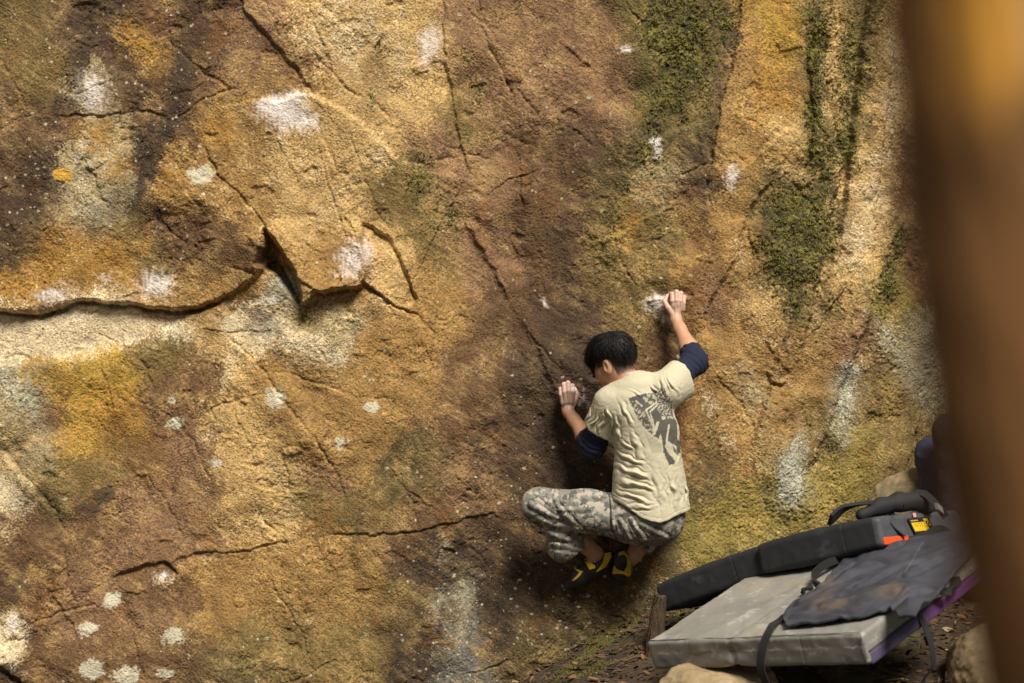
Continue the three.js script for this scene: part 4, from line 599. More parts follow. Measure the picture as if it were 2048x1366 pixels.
  const trousers = (x, y, z) => {
    let leg = smin(thighL(x, y, z), smax(shinL(x, y, z), lHem(x, y, z), .006), .018);
    let d = smin(leg, seat(x, y, z), .05); d = smin(d, thighR(x, y, z), .04); d = smin(d, smax(shinR(x, y, z), rHem(x, y, z), .006), .02);
    if (d > .05) return d;
    const u = chartU(x, z), v = chartV(y, z);
    for (const [a, b, h, wd] of creases) { const q = segD(u + 3 * n2(u / 24, v / 24), v + 3 * n2(u / 24 + 7, v / 24), a, b) / wd; if (q < 2.2) d -= h * .0010 * (Math.exp(-q * q * 3) - .7 * Math.exp(-(q - 1.05) * (q - 1.05) * 7)); }
    return d + .0020 * n3(x * 14, y * 20, z * 14) + .0016 * Math.abs(n3(x * 30 + y * 20, y * 44, z * 30));
  };
  const camoC = (x, y, z) => {
    const q = .0052, X = Math.floor(x / q) * q, Y = Math.floor(y / q) * q, Z = Math.floor(z / (q * 2)) * q * 2, a = n3(X * 34, Y * 42, Z * 16) + .6 * n3(X * 90, Y * 100, Z * 30), b = n3(X * 30 + 9, Y * 36, Z * 16) + .6 * n3(X * 84 + 3, Y * 90, Z * 30), g = 1 + .10 * n3(x * 220, y * 220, z * 220);
    const c = a > .16 ? [.41, .37, .31] : b > .12 ? [.105, .103, .090] : [.215, .210, .182];
    const u = chartU(x, z), v = chartV(y, z); if (Math.abs(u - 1220 - (v - 1000) * .06 - Math.max(0, v - 1060) * .5) < 1.2 && v > 990 && v < 1090) return [.05, .05, .045];
    return [c[0] * g, c[1] * g, c[2] * g];
  };
  part(person, 'trousers', surface(trousers, [JC(1030, 1100, .2)[0], JC(1100, 1135, .2)[1], -.02], [JC(1400, 1100, .2)[0], JC(1100, 955, .2)[1], .56], .0030, camoC, .03), clothMat);
  // ---- climbing shoes: black rubber with yellow straps and bands
  const shoe = (sdf, lo, hi, bands) => {
    const s = part(person, 'climbing_shoe', surface(sdf, lo, hi, .003, (x, y, z) => { const g = 1 + .25 * n3(x * 120, y * 120, z * 120); return [.014 * g, .014 * g, .016 * g]; }), rubberMat);
    for (const [name, region, out] of bands) part(person, name, surface((x, y, z) => Math.max(sdf(x, y, z) - out, -sdf(x, y, z) - .003, region(x, y, z)), lo, hi, .0026, (x, y, z) => { const g = 1 + .12 * n3(x * 200, y * 200, z * 200); return [.56 * g, .36 * g, .012]; }), std({ vertexColors: true, roughness: .7 }), s);
  };
  const poly3 = (L) => (x, y, z) => { const u = chartU(x, z), v = chartV(y, z); let d = 1e9; for (let k = 0, p = L.length - 1; k < L.length; p = k++) d = Math.min(d, segD(u, v, L[p], L[k])); return (inPoly(L, u, v) ? -d : d) / 460; };
  const frontZ = (zmin) => (x, y, z) => zmin - z, both = (...fs) => (x, y, z) => Math.max(...fs.map(f => f(x, y, z)));
  const lMouth = ell(JC(1193, 1108, .17), AX, [.040, .030, .05]), rMouth = ell(JC(1262, 1100, .20), AX, [.034, .030, .05]);
  const lShoe0 = join(.018, chain([[JC(1214, 1120, .168), .034], [JC(1190, 1135, .135), .042], [JC(1160, 1154, .095), .041], [JC(1138, 1168, .062), .025]], .02), cap(JC(1218, 1112, .175), .024, JC(1206, 1132, .15), .026));
  const lShoe = (x, y, z) => smax(lShoe0(x, y, z), -lMouth(x, y, z), .006);
  shoe(lShoe, [JC(1118, 1120, .1)[0], JC(1118, 1192, .1)[1], -.01], [JC(1236, 1120, .1)[0], JC(1118, 1090, .1)[1], .26],
    [['strap', both(poly3([[1170, 1124], [1175, 1120], [1191, 1132], [1190, 1137], [1179, 1140]]), frontZ(.10)), .006], ['heel_band', both(poly3([[1209, 1106], [1222, 1104], [1223, 1114], [1212, 1134], [1191, 1146], [1197, 1138], [1206, 1124]]), frontZ(.10)), .0035], ['toe_stripe', both(poly3([[1148, 1138], [1152, 1130], [1153, 1138], [1166, 1143], [1160, 1152], [1147, 1163], [1143, 1161], [1155, 1150], [1158, 1145]]), frontZ(.06)), .003]]);
  const rShoe0 = join(.02, chain([[JC(1245, 1122, .20), .040], [JC(1243, 1138, .165), .044], [JC(1242, 1152, .105), .040], [JC(1240, 1156, .055), .022]], .02), cap(JC(1243, 1110, .195), .032, JC(1247, 1136, .18), .036));
  const rShoe = (x, y, z) => smax(rShoe0(x, y, z), -rMouth(x, y, z), .006);
  shoe(rShoe, [JC(1212, 1120, .1)[0], JC(1118, 1182, .1)[1], -.01], [JC(1280, 1120, .1)[0], JC(1118, 1085, .1)[1], .28],
    [['heel_band', both(poly3([[1238, 1104], [1260, 1099], [1264, 1110], [1262, 1150], [1256, 1154], [1246, 1148], [1224, 1148], [1228, 1130], [1236, 1140], [1248, 1143], [1254, 1132], [1254, 1116], [1248, 1109], [1236, 1112]]), frontZ(.10)), .0035]]);
}

// ------------------------------------------------------------------ ground
const groundY = (x, z) => {
  let h = -0.245 + 0.46 * sstep(-0.35, 0.85, x + 0.10 * z) + 0.10 * sstep(0.9, 2.2, x);
  h -= 0.22 * sstep(0.7, 3.2, z); h -= 0.20 * (1 - sstep(-3, 0, x));
  return h + 0.035 * fbm(x * 1.7 + 4, z * 1.7, 3) + 0.018 * n2(x * 7, z * 7 + 3) + 0.008 * n2(x * 21, z * 21);
};
{
  const ax = (lo, a, b, hi, step) => { const o = []; for (let v = lo; v < a; v += Math.max(.3, (a - v) * .22)) o.push(v); for (let v = a; v < b; v += step) o.push(v); for (let v = b; v < hi; v += Math.max(.3, (v - b) * .28)) o.push(v); o.push(hi); return o; };
  const X = ax(-70, -.8, 2.9, 70, .016), Z = ax(-70, -.5, 2.6, 70, .016), P = [], Cc = [], I = [];
  for (const z of Z) for (const x of X) {
    P.push(x, groundY(x, z), z); const a = .5 + fbm(x * 3, z * 3 + 9, 3), b = n2(x * 31, z * 31), m = sstep(.55, .8, .5 + fbm(x * 2.2 + 7, z * 2.2, 3) + .25 * b);
    const c = mixC(mixC([.034, .022, .013], [.062, .040, .022], clamp(a + .4 * b, 0, 1)), [.085, .090, .022], m * .7); Cc.push(...c);
  }
  for (let j = 0; j + 1 < Z.length; j++) for (let i = 0; i + 1 < X.length; i++) { const a = j * X.length + i, b = a + X.length; I.push(a, b, a + 1, a + 1, b, b + 1); }
  const g = new THREE.BufferGeometry(); g.setAttribute('position', new THREE.Float32BufferAttribute(P, 3)); g.setAttribute('color', new THREE.Float32BufferAttribute(Cc, 3)); g.setIndex(I); g.computeVertexNormals();
  const m = new THREE.Mesh(g, std({ vertexColors: true, roughness: 1 })); m.name = 'ground'; m.userData = { kind: 'structure', label: 'dark earth at the foot of the boulder', category: 'ground' }; place(m);
}
// where a line of sight at chart place (u, v) meets the ground
function onGround(u, v) { let lo = -.2, hi = 3.5; for (let k = 0; k < 40; k++) { const m = (lo + hi) / 2, w = toWorld(J(u, v, m)); if (w.y > groundY(w.x, w.z)) lo = m; else hi = m; } const w = toWorld(J(u, v, lo)); return new THREE.Vector3(w.x, groundY(w.x, w.z), w.z); }

// ------------------------------------------------------------------ stones
function stone(name, at, r, seed, label, mossy = .25, cell = .012) {
  const g0 = rng(seed), cuts = []; for (let k = 0; k < 9; k++) { const n = [g0() * 2 - 1, g0() * 2 - 1, g0() * 2 - 1]; cuts.push([halfspace(at, n), (.62 + .3 * g0()) * Math.min(...r) * 1.25]); }
  const e = ell(at, AX, r);
  const sdf = (x, y, z) => { let d = e(x, y, z); if (d > .1) return d; for (const [h, k] of cuts) d = smax(d, h(x, y, z) - k, .03); return d + .022 * fbm3(x * 6 + seed, y * 6, z * 6, 3) + .006 * n3(x * 34, y * 34, z * 34) + .003 * n3(x * 80, y * 80, z * 80); };
  const t = rockThing(name, [at[0], at[1] - r[1] * .9, at[2]], label, 'rock');
  part(t, 'stone', surface(sdf, add3(at, r.map(v => -v * 1.15)), add3(at, r.map(v => v * 1.15)), cell, (x, y, z, nx, ny) => {
    const a = fbm3(x * 7, y * 7, z * 7 + seed, 3), b = n3(x * 60, y * 60, z * 60), c = mixC([.33, .235, .125], [.50, .39, .235], clamp(.5 + a * 1.4 + .3 * b, 0, 1)), k = .78 * (1 + .25 * n3(x * 130, y * 130, z * 130)), m = sstep(.5 - mossy, .75 - mossy, a + .3 * b);
    return mixC([c[0] * k, c[1] * k, c[2] * k], [.10, .09, .025], m * .5);
  }, .05), std({ vertexColors: true, roughness: .95 }));
  return t;
}
stone('rock', J(1455, 1418, 1.42), [.29, .22, .20], 3, 'tan rock under the front edge of the grey crash pad');
stone('rock', J(1990, 1345, 1.25), [.19, .24, .22], 12, 'brown rock behind the tree trunk, right of the grey crash pad');
stone('rock', J(1850, 1030, .22), [.26, .20, .18], 31, 'mossy rock at the boulder foot behind the black crash pad', .7);
stone('rock', J(2010, 1080, .25), [.30, .30, .26], 40, 'large rock the sitting person rests on');

// ------------------------------------------------------------------ crash pads
const tidy = a => { const l = Math.hypot(...a); return a.map(v => v / l); };
// a slab in the rock frame: corner o (front left, top), e = along the front, n = up, b = to the back
function slab(o, e, n, b, L, T, W, round, dent) {
  return (x, y, z) => {
    const p = [x - o[0], y - o[1], z - o[2]], dt = q => p[0] * q[0] + p[1] * q[1] + p[2] * q[2], X = dt(e), Y = dt(n), Z = dt(b);
    const d = dent ? dent(X, Y, Z) : 0, qx = Math.abs(X - L / 2) - L / 2 + round, qy = Math.abs(Y + T / 2) - T / 2 + round, qz = Math.abs(Z - W / 2) - W / 2 + round;
    return Math.hypot(Math.max(qx, 0), Math.max(qy, 0), Math.max(qz, 0)) + Math.min(Math.max(qx, qy, qz), 0) - round + d;
  };
}
const bounds = (pts, m) => [[0, 1, 2].map(i => Math.min(...pts.map(p => p[i])) - m), [0, 1, 2].map(i => Math.max(...pts.map(p => p[i])) + m)];
const corners = (o, e, n, b, L, T, W) => { const r = []; for (const i of [0, L]) for (const j of [0, -T]) for (const k of [0, W]) r.push(add3(o, sc3(e, i), sc3(n, j), sc3(b, k))); return r; };
const webMat = std({ color: lin(.013, .013, .015), roughness: .8 }), blackMat = std({ vertexColors: true, roughness: .72 });
// --- the grey pad
const gO = [.508, -1.142, 1.298], gE = [.7091, .1293, .6931], gN = [-.2885, .9502, .1179], gB = [.6434, .2836, -.7111], gL = .993, gT = .118, gW = .86;
const gAt = (X, Y, Z) => add3(gO, sc3(gE, X), sc3(gN, Y), sc3(gB, Z));
function onGrey(u, v, lift = 0) {   // chart place -> the grey pad's own (X, Z)
  const a = J(u, v, 0), c = [0, 0, DIST], d = along(a, c), k = gAt(0, lift, 0), h = (gN[0] * (k[0] - a[0]) + gN[1] * (k[1] - a[1]) + gN[2] * (k[2] - a[2])) / (gN[0] * d[0] + gN[1] * d[1] + gN[2] * d[2]), p = along(gO, add3(a, sc3(d, h)));
  return [p[0] * gE[0] + p[1] * gE[1] + p[2] * gE[2], p[0] * gB[0] + p[1] * gB[1] + p[2] * gB[2]];
}
{
  const pad = rockThing('crash_pad', gAt(gL / 2, -gT, gW / 2), 'worn light grey crash pad with purple side panel, nearest the camera', 'crash pad');
  const dent = (X, Y, Z) => {
    const w = .006 * fbm3(X * 6, Y * 6, Z * 6, 2) + .0016 * n3(X * 22, Y * 30, Z * 40), hinge = .010 * Math.exp(-Math.pow((X - .40 - .03 * Z) / .014, 2)) * (Y > -.03 ? .35 : 1) * (1 - .6 * sstep(0, .6, Z)), puckF = .006 * Math.exp(-Math.pow((X - .40) / .05, 2)) * Math.sin(Y * 90) * sstep(.06, 0, Z);
    const droop = Y > -.05 ? .004 * Math.abs(n3(X * 9 + Z * 5, 3, Z * 4)) * 2 - .006 * Math.exp(-Math.pow((X - .25 - Z * .3) / .05, 2)) : 0;
    const seam = Math.abs(X - .72) < .003 && Z < .03 ? .0015 : 0;
    return w + hinge + puckF + droop + seam;
  };
  const sdf = slab(gO, gE, gN, gB, gL, gT, gW, .016, dent), [lo, hi] = bounds(corners(gO, gE, gN, gB, gL, gT, gW), .04);
  const loc = (x, y, z) => { const p = [x - gO[0], y - gO[1], z - gO[2]], dt = q => p[0] * q[0] + p[1] * q[1] + p[2] * q[2]; return [dt(gE), dt(gN), dt(gB)]; };
  const shell = part(pad, 'cover', surface(sdf, lo, hi, .0065, (x, y, z) => {
    const [X, Y, Z] = loc(x, y, z), a = fbm3(X * 5, Y * 5, Z * 5, 3), dust = sstep(.1, .45, fbm3(X * 3 + 9, Y * 12, Z * 3, 4) + .15 * n3(X * 40, Y * 40, Z * 40));
    let c = mixC([.205, .200, .182], [.285, .277, .252], clamp(.5 + a, 0, 1)); c = mixC(c, [.40, .33, .23], dust * .55);
    const scuff = sstep(.3, .5, n3(X * 14, Y * 40 + 3, Z * 14) + .5 * n3(X * 50, Y * 50, Z * 50)); c = mixC(c, [.55, .54, .52], scuff * .35);
    const k = 1 + .10 * n3(X * 160, Y * 160, Z * 160); return [c[0] * k, c[1] * k, c[2] * k];
  }, .03), std({ vertexColors: true, roughness: .62 }));
  // purple lower panel on the right-hand side
  const pO = gAt(gL - .035, -gT * .62, .012), panel = slab(pO, gE, gN, gB, .040, gT * .42, gW - .03, .010, (X, Y, Z) => .005 * fbm3(X * 9, Y * 9, Z * 9, 2)), [l2, h2] = bounds(corners(pO, gE, gN, gB, .04, gT * .6, gW - .03), .02);
  part(pad, 'side_panel', surface(panel, l2, h2, .006, (x, y, z) => { const [X, Y, Z] = loc(x, y, z), k = 1 + .2 * fbm3(Z * 12, Y * 12, X, 2), t = sstep(.3, .5, Z + .05 * n3(X * 20, Y * 20, Z * 20)); return mixC([.075, .062, .125], [.135, .034, .165], t).map(v => v * k); }, .03), std({ vertexColors: true, roughness: .7 })).userData.label = 'purple lower side panel';
  part(pad, 'seam', tube([gAt(gL - .012, -.004, .01), gAt(gL - .001, -.03, -.004), gAt(gL - .002, -.09, -.004)], [.0022, .0022], 5, 14), std({ color: lin(.16, .15, .13) }));
  part(pad, 'piping', tube([0, .2, .4, .6, .8, 1].map(t => gAt(gL + .003, -gT * .60, .01 + t * (gW - .04))), [.0035, .0035], 6, 30), std({ color: lin(.06, .055, .05) }));
  part(pad, 'top_seam', tube([0, .15, .3, .38, .42, .55, .7, .85, 1].map((t, k) => gAt(.012 + t * (gL - .024), .0008 - (k === 3 || k === 4 ? .004 : 0) + .0012 * n2(t * 9, 2), .008)), [.0016, .0016], 5, 60), std({ color: lin(.13, .125, .11) }));
  part(pad, 'carry_strap', ribbon([gAt(gL - .02, .002, .40), gAt(gL + .02, -.01, .43), gAt(gL + .055, -.045, .50), gAt(gL + .04, -.05, .58), gAt(gL + .0, -.04, .64)], .035, .003, gB), webMat);
  part(pad, 'closure_strap', ribbon([gAt(gL + .0, -gT * .6, .36), gAt(gL + .03, -gT - .03, .34), gAt(gL + .02, -gT - .14, .33), gAt(gL - .03, -gT - .20, .31), gAt(gL - .01, -gT - .27, .30), gAt(gL + .04, -gT - .33, .28)], .032, .003, gB), webMat);
  part(pad, 'buckle', (() => { const g = new THREE.BoxGeometry(.04, .035, .012), m = new THREE.Matrix4().makeBasis(new THREE.Vector3(...gB), new THREE.Vector3(...gN), new THREE.Vector3(...gE)); g.applyMatrix4(m); const p = gAt(gL + .02, -gT - .05, .35); g.translate(...p); return g; })(), webMat);
}
// --- dark fabric flap with dirt on it, thrown over the grey pad
{
  const poly = [[1566, 1236], [1572, 1250], [1640, 1243], [1722, 1232], [1778, 1216], [1800, 1238], [1832, 1236], [1868, 1198], [1905, 1150], [1958, 1088], [1952, 1058], [1880, 1066], [1812, 1078], [1740, 1096], [1690, 1110], [1672, 1135], [1640, 1172], [1604, 1192], [1575, 1214]].map(([u, v]) => onGrey(u, v, .022));
  const sd2 = (X, Z) => { let d = 1e9; for (let k = 0, p = poly.length - 1; k < poly.length; p = k++) d = Math.min(d, segD(X, Z, poly[p], poly[k])); return inPoly(poly, X, Z) ? -d : d; };
  const fl = [[[1600, 1205], [1760, 1140], 9], [[1650, 1215], [1790, 1190], 7], [[1690, 1120], [1800, 1100], 8], [[1720, 1180], [1850, 1130], 8], [[1780, 1215], [1850, 1180], 10], [[1640, 1175], [1700, 1130], 8], [[1820, 1160], [1900, 1110], 7], [[1590, 1230], [1680, 1232], 7]].map(([a, b, w]) => [onGrey(...a, .03), onGrey(...b, .03), w]);
  const curl = onGrey(1828, 1222, .02);
  const top = (X, Z, d) => { let h = .010 + .026 * sstep(0, .16, -d) + .018 * n3(X * 7, 1, Z * 7) * sstep(0, .1, -d) + .006 * n3(X * 19, 4, Z * 19); for (const [a, b, w] of fl) { const q = segD(X, Z, a, b) / .018; if (q < 2.5) h += w * .0013 * (Math.exp(-q * q) - .5 * Math.exp(-(q - 1.6) * (q - 1.6) * 2)); } const q = Math.hypot(X - curl[0], Z - curl[1]) / .06; return h + .038 * Math.exp(-q * q) + .01; };
  const loc = (x, y, z) => { const p = [x - gO[0], y - gO[1], z - gO[2]], dt = q => p[0] * q[0] + p[1] * q[1] + p[2] * q[2]; return [dt(gE), dt(gN), dt(gB)]; };
  const sdf = (x, y, z) => { const [X, Y, Z] = loc(x, y, z), d = sd2(X + .002 * n2(X * 30, Z * 30), Z + .002 * n2(X * 30 + 9, Z * 30)), h = top(X, Z, d); return Math.max(d, (Math.abs(Y - h) - .0055) * .8); };
  const pts = poly.flatMap(([X, Z]) => [gAt(X, -.02, Z), gAt(X, .10, Z)]), [lo, hi] = bounds(pts, .02);
  const flap = rockThing('bag_flap', gAt(poly[5][0], 0, poly[5][1]), 'crumpled dark slate fabric flap with brown dirt lying on the grey crash pad', 'bag');
  part(flap, 'fabric', surface(sdf, lo, hi, .005, (x, y, z) => {
    const [X, Y, Z] = loc(x, y, z), u = chartU(x, z), v = chartV(y, z), f = fbm3(X * 14, Y * 14, Z * 14, 3), g = 1 + .15 * n3(X * 190, Y * 190, Z * 190); let c = mixC([.027, .029, .040], [.054, .057, .074], clamp(.5 + f * 1.3, 0, 1));
    const dirt = Math.max(1 - sstep(20, 62, Math.hypot((u - 1668) * .8, (v - 1206) * 2.6)), 1 - sstep(10, 46, Math.hypot((u - 1772) * .8, (v - 1180) * 1.7)), .7 * (1 - sstep(8, 40, Math.hypot((u - 1640) * .7, (v - 1166) * 1.3)))); c = mixC(c, [.13, .090, .055], clamp(dirt * (.40 + 1.6 * f), 0, .6));
    if (Math.abs(segD(u, v, [1845, 1085], [1808, 1150]) - .0) < 1) c = [.10, .095, .10];
    return [c[0] * g, c[1] * g, c[2] * g];
  }, .03), std({ vertexColors: true, roughness: .8 }));
  const hp = (u, v, l) => gAt(onGrey(u, v, l)[0], l, onGrey(u, v, l)[1]);
  part(flap, 'handle', ribbon([hp(1684, 1116, .03), hp(1652, 1128, .045), hp(1630, 1146, .04), hp(1628, 1164, .03), hp(1640, 1172, .025)], .030, .010, gN), webMat);
  part(flap, 'toggle', ribbon([hp(1604, 1184, .022), hp(1612, 1178, .024), hp(1626, 1176, .022)], .022, .010, gB), webMat);
  part(flap, 'hanging_strap', ribbon([hp(1574, 1234, .02), hp(1556, 1242, .012), J(1541, 1256, 1.70), J(1526, 1292, 1.715), J(1521, 1332, 1.71), J(1530, 1362, 1.70), J(1548, 1396, 1.68)], .034, .003, [.75, .1, .62]), webMat);
  part(flap, 'cord', ribbon([hp(1765, 1092, .03), hp(1782, 1086, .035), hp(1802, 1080, .03)], .012, .006, gB), webMat);
}
// --- the black pad behind it, hinged in the middle
{
  const o = [.973, -.815, .90], e = tidy([.7711, .2558, .583]), n = tidy([-.1859, .9663, -.1781]), b = tidy([.6089, -.029, -.7927]), L = .562, T = .118, W = .78;
  const eL = tidy([.708, .364, .606]), bL = b, nL = tidy([eL[1] * -bL[2] + eL[2] * bL[1], eL[2] * -bL[0] + eL[0] * bL[2], eL[0] * -bL[1] + eL[1] * bL[0]].map(v => -v)), LL = .535, oL = add3(o, sc3(eL, -LL - .006), sc3(n, -.004));
  const sgn = nL[1] < 0 ? -1 : 1; for (let i = 0; i < 3; i++) nL[i] *= sgn;
  const dent = (X, Y, Z) => .006 * fbm3(X * 7, Y * 7, Z * 7, 2) + .0016 * n3(X * 25, Y * 25, Z * 25) + (Math.abs(X - .40) < .003 ? .0014 : 0) - .010 * Math.sin(clamp(X / .56, 0, 1) * Math.PI);
  const A = slab(o, e, n, b, L, T, W, .020, dent), B = slab(oL, eL, nL, bL, LL, T, W - .12, .020, dent), sdf = (x, y, z) => smin(A(x, y, z), B(x, y, z), .012);
  const [lo, hi] = bounds([...corners(o, e, n, b, L, T, W), ...corners(oL, eL, nL, bL, LL, T, W - .12)], .03);
  const pad = rockThing('crash_pad', add3(oL, sc3(nL, -T)), 'black hinged crash pad with yellow label, leaning up against the boulder', 'crash pad');
  const loc = (x, y, z) => { const p = [x - o[0], y - o[1], z - o[2]], dt = q => p[0] * q[0] + p[1] * q[1] + p[2] * q[2]; return [dt(e), dt(n), dt(b)]; };
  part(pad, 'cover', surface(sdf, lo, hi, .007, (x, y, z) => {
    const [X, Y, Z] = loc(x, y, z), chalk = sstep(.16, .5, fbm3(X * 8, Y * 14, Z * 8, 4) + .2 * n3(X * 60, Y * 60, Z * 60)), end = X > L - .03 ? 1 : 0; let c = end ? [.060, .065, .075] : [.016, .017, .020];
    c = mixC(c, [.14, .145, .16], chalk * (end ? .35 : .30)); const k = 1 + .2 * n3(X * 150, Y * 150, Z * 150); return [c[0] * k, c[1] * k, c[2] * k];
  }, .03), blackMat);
  const at = (X, Y, Z) => add3(o, sc3(e, X), sc3(n, Y), sc3(b, Z));
  const pO = at(L - .012, -T * .70, .008), strip = slab(pO, e, n, b, .016, T * .27, .20, .006), [l2, h2] = bounds(corners(pO, e, n, b, .016, T * .3, .2), .015);
  part(pad, 'orange_strip', surface(strip, l2, h2, .004, null, .03), std({ color: lin(.72, .075, .012), roughness: .75 })).userData.label = 'bright orange strip low on the side';
  // label on the side: black patch, yellow block of lettering
  const c = document.createElement('canvas'); c.width = 256; c.height = 160; const x = c.getContext('2d');
  x.fillStyle = '#1b1d21'; x.fillRect(0, 0, 256, 160); x.fillStyle = '#c9a21c'; x.fillRect(22, 20, 90, 12); x.fillRect(178, 14, 58, 26);
  x.fillStyle = '#e8c01e'; x.beginPath(); x.moveTo(16, 46); x.lineTo(190, 46); x.lineTo(206, 134); x.lineTo(16, 134); x.closePath(); x.fill();
  x.strokeStyle = '#e8c01e'; x.lineWidth = 10; x.beginPath(); x.ellipse(224, 66, 14, 22, 0, 0, 7); x.stroke();
  x.fillStyle = '#9a7a0c'; for (const [lx, ly, lw, lh] of [[48, 56, 10, 34], [72, 54, 8, 30], [100, 54, 14, 12], [100, 76, 12, 14], [130, 54, 12, 14], [132, 78, 12, 12], [164, 56, 12, 14], [160, 82, 10, 10]]) x.fillRect(lx, ly, lw, lh);
  const t = new THREE.CanvasTexture(c); t.colorSpace = THREE.SRGBColorSpace;
  const q = [at(L + .0055, -.020, .225), at(L + .0055, -.020, .405), at(L + .0055, -T + .034, .44), at(L + .0055, -T + .034, .26)], th = sc3(e, .003), P = [], uv = [], push = (...k) => k.forEach(([p, a, d]) => { P.push(...p); uv.push(a, d); });
  const f = q.map(p => add3(p, th)); push([f[0], 0, 1], [f[3], 0, 0], [f[2], 1, 0], [f[0], 0, 1], [f[2], 1, 0], [f[1], 1, 1]);
  for (let k = 0; k < 4; k++) { const a = q[k], d = q[(k + 1) % 4], a2 = f[k], d2 = f[(k + 1) % 4]; push([a, .01, .5], [d, .01, .5], [d2, .01, .5], [a, .01, .5], [d2, .01, .5], [a2, .01, .5]); }
  const g = new THREE.BufferGeometry(); g.setAttribute('position', new THREE.Float32BufferAttribute(P, 3)); g.setAttribute('uv', new THREE.Float32BufferAttribute(uv, 2)); g.computeVertexNormals();
  part(pad, 'label', g, std({ map: t, roughness: .7 })).userData.label = 'black and yellow label';
  const tg = slab(at(L + .002, .000, .285), e, n, b, .006, .018, .022, .002), [l3, h3] = bounds(corners(at(L + .002, .000, .285), e, n, b, .006, .018, .022), .006); part(pad, 'fabric_tag', surface(tg, l3, h3, .0022, null, .02), std({ color: lin(.70, .32, .36) })).userData.label = 'small pink tag';
  // shoulder straps arched over the top, with a buckle
  part(pad, 'shoulder_strap', ribbon([J(1660, 1040, 1.08), J(1688, 1018, 1.02), J(1720, 1008, .98), J(1752, 1008, .94), J(1785, 1026, .92)], .055, .014, add3(b, sc3(e, -.1))), webMat);
  { const c1 = chain([[J(1722, 1030, .99), .022], [J(1760, 1014, .96), .030], [J(1800, 1004, .93), .034], [J(1838, 1002, .90), .033], [J(1856, 1016, .89), .026]], .03), [l4, h4] = bounds([J(1722, 1030, .99), J(1800, 1004, .93), J(1856, 1016, .89)], .06);
    part(pad, 'shoulder_strap', surface((x, y, z) => c1(x, y, z) + .004 * n3(x * 20, y * 20, z * 20) + (Math.abs(chartU(x, z) - 1806) < 1 || Math.abs(chartU(x, z) - 1842) < 1 ? .002 : 0), l4, h4, .005, null), webMat); }
  part(pad, 'webbing', ribbon([J(1832, 984, .92), J(1850, 988, .94), J(1866, 1002, .96), J(1880, 1018, .98), J(1892, 1034, .98)], .030, .004, [.8, .4, 0]), webMat);
  part(pad, 'buckle', (() => { const gg = new THREE.BoxGeometry(.045, .026, .012), m = new THREE.Matrix4().makeBasis(new THREE.Vector3(...tidy(add3(b, sc3(n, -.5)))), new THREE.Vector3(...n), new THREE.Vector3(...e)); gg.applyMatrix4(m); gg.translate(...J(1878, 1017, 1.0)); return gg; })(), std({ color: lin(.30, .28, .28), roughness: .4 }));
  part(pad, 'side_strap', ribbon([at(L - .01, -.108, .20), at(L + .03, -.100, .27), at(L + .055, -.080, .35), at(L + .05, -.082, .43), at(L + .04, -.10, .50)], .032, .003, n), webMat);
  part(pad, 'side_flap', ribbon([at(L + .004, -.014, .10), at(L + .006, -.035, .12), at(L + .010, -.055, .145), at(L + .016, -.075, .17)], .05, .003, b), std({ color: lin(.055, .058, .066), roughness: .8 }));
}

// ------------------------------------------------------------------ post under the black pad
{
  const topP = toWorld(J(1312, 1192, .66)), w = onGround(1306, 1332), bot = new THREE.Vector3(topP.x - .02, groundY(topP.x, topP.z + .06) - .05, topP.z + .06), a = fromWorld(bot.x, bot.y, bot.z), c = fromWorld(topP.x + .02, topP.y + .0, topP.z - .02), core = cap(a, .034, c, .026), top = halfspace(c, add3(along(a, c), [.02, 0, .02]));
  const sdf = (x, y, z) => { const t = Math.atan2(x - mix(a[0], c[0], .5), z - mix(a[2], c[2], .5)); return smax(core(x, y, z) + .007 * n3(Math.cos(t) * 6, y * 3, Math.sin(t) * 6) + .005 * n3(Math.cos(t) * 18, y * 7, Math.sin(t) * 18), top(x, y, z) + .01 * n3(x * 40, y * 40, z * 40), .008); };
  const post = rockThing('tree_stump', a, 'short brown broken stump propping the left end of the black pad', 'stump'), [lo, hi] = bounds([a, c], .09);
  part(post, 'stump', surface(sdf, lo, hi, .006, (x, y, z) => { const t = Math.atan2(x - a[0], z - a[2]), k = n3(Math.cos(t) * 16, y * 6, Math.sin(t) * 16); return mixC([.030, .018, .010], [.085, .050, .022], clamp(.5 + k * 1.2 + .3 * n3(x * 90, y * 20, z * 90), 0, 1)); }, .03), std({ vertexColors: true }));
}
